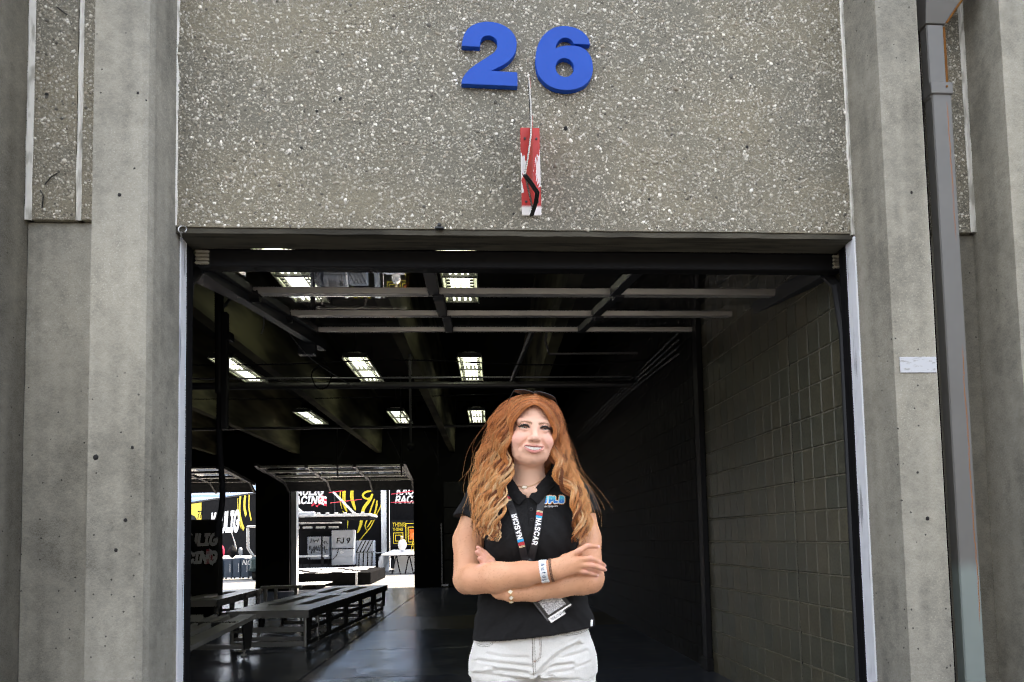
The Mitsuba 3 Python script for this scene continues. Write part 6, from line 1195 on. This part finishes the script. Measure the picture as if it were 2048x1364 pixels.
obj('clasp', put(cbox(-0.012, 0.012, -0.007, 0.007, 0, 0.002, 0.0008), c0 + (u_ * 0.45 + w_ * 0.9) / 1.006 * 0.0325, AX, np.cross(u_ * 0.45 + w_ * 0.9, AX) / 1.006, (u_ * 0.45 + w_ * 0.9) / 1.006), 'band_white', wb)
wc = thing('cord_bracelet', 'thin brown cord bracelet next to the white wristband', 'bracelet')
ring_on(rarm, A(0.2405, 2.0615, 1.1572), AX, 0.003, 'band_brown', wc, 'cord', 0.0008, 36, 0.0022); ring_on(rarm, A(0.2445, 2.0612, 1.1575), AX, 0.002, 'band_brown', wc, 'cord', 0.0008, 36, 0.0018)
LA = A(0.122 - 0.190, 2.108 - 2.112, 1.087 - 1.096); LA /= np.linalg.norm(LA); cl_ = A(0.122, 2.108, 1.087)
br_ = thing('clover_bracelet', 'gold bracelet with pale clover shaped stones on her lower wrist', 'bracelet')
ring_on(larm, cl_, LA, 0.003, 'chain_gold', br_, 'chain', 0.0008, 36, 0.0014)
u_ = A(0, -1, 0) - LA * (A(0, -1, 0) @ LA); u_ /= np.linalg.norm(u_); w_ = np.cross(LA, u_); w_ = w_ if w_[2] > 0 else -w_
for a in (-1.0, -0.35, 0.32, 0.95):
    dirn = u_ * math.cos(a) + w_ * math.sin(a); lo_, hi_ = 0.0, 0.06
    for _ in range(24):
        mid = (lo_ + hi_) / 2; lo_, hi_ = (mid, hi_) if larm((cl_ + dirn * mid)[None])[0] < 0 else (lo_, mid)
    tx = -u_ * math.sin(a) + w_ * math.cos(a); q4 = unary_union([Point(0.0032 * x, 0.0032 * y).buffer(0.0032) for x, y in ((1, 0), (-1, 0), (0, 1), (0, -1))]); o_ = cl_ + dirn * (hi_ + 0.0016)
    st = obj('clover', put(extrude(q4, 0.002), o_, tx, np.cross(dirn, tx), dirn), 'pendant_white', br_); obj('rim', put(extrude(q4.buffer(0.001).difference(q4.buffer(-0.0001)), 0.0026), o_, tx, np.cross(dirn, tx), dirn), 'chain_gold', st)
# sunglasses pushed up on her hair
sg_ = thing('sunglasses', 'thin framed dark sunglasses pushed up on top of her head', 'sunglasses')
M('lens_grey', (0.03, 0.032, 0.04), 0.12, 0.7); M('frame_dark', (0.05, 0.05, 0.055), 0.3, 0.5, 0.5)
for s in (-1, 1):
    c = A(s * 0.035, 0.040, 0.1190 - 0.005 * (s > 0)); ux = A(1, -0.05 * s, -0.16 - 0.08 * s); ux /= np.linalg.norm(ux); uy = A(0, 0.995, 0.05); uy /= np.linalg.norm(uy); aa = np.linspace(0, 2 * PI, 33)
    rim = np.array([c + ux * 0.031 * math.cos(a) + uy * 0.022 * math.sin(a) for a in aa]); obj('rim', tube(hw(rim), 0.0013, 6), 'frame_dark', sg_, smooth=True)
    V_ = np.vstack([c, rim[:-1]]); obj('lens', trimesh.Trimesh(hw(V_), [[0, 1 + i, 1 + (i + 1) % 32] for i in range(32)], process=False), 'lens_grey', sg_)
    obj('temple', tube(hw(spline([c + ux * s * 0.031, A(s * 0.076, 0.01, 0.100), A(s * 0.081, -0.04, 0.08)], 14)), 0.0014, 6), 'frame_dark', sg_, smooth=True)
obj('bridge', tube(hw(spline([(-0.007, 0.046, 0.1170), (0, 0.050, 0.1200), (0.007, 0.046, 0.1165)], 10)), 0.0014, 6), 'frame_dark', sg_)
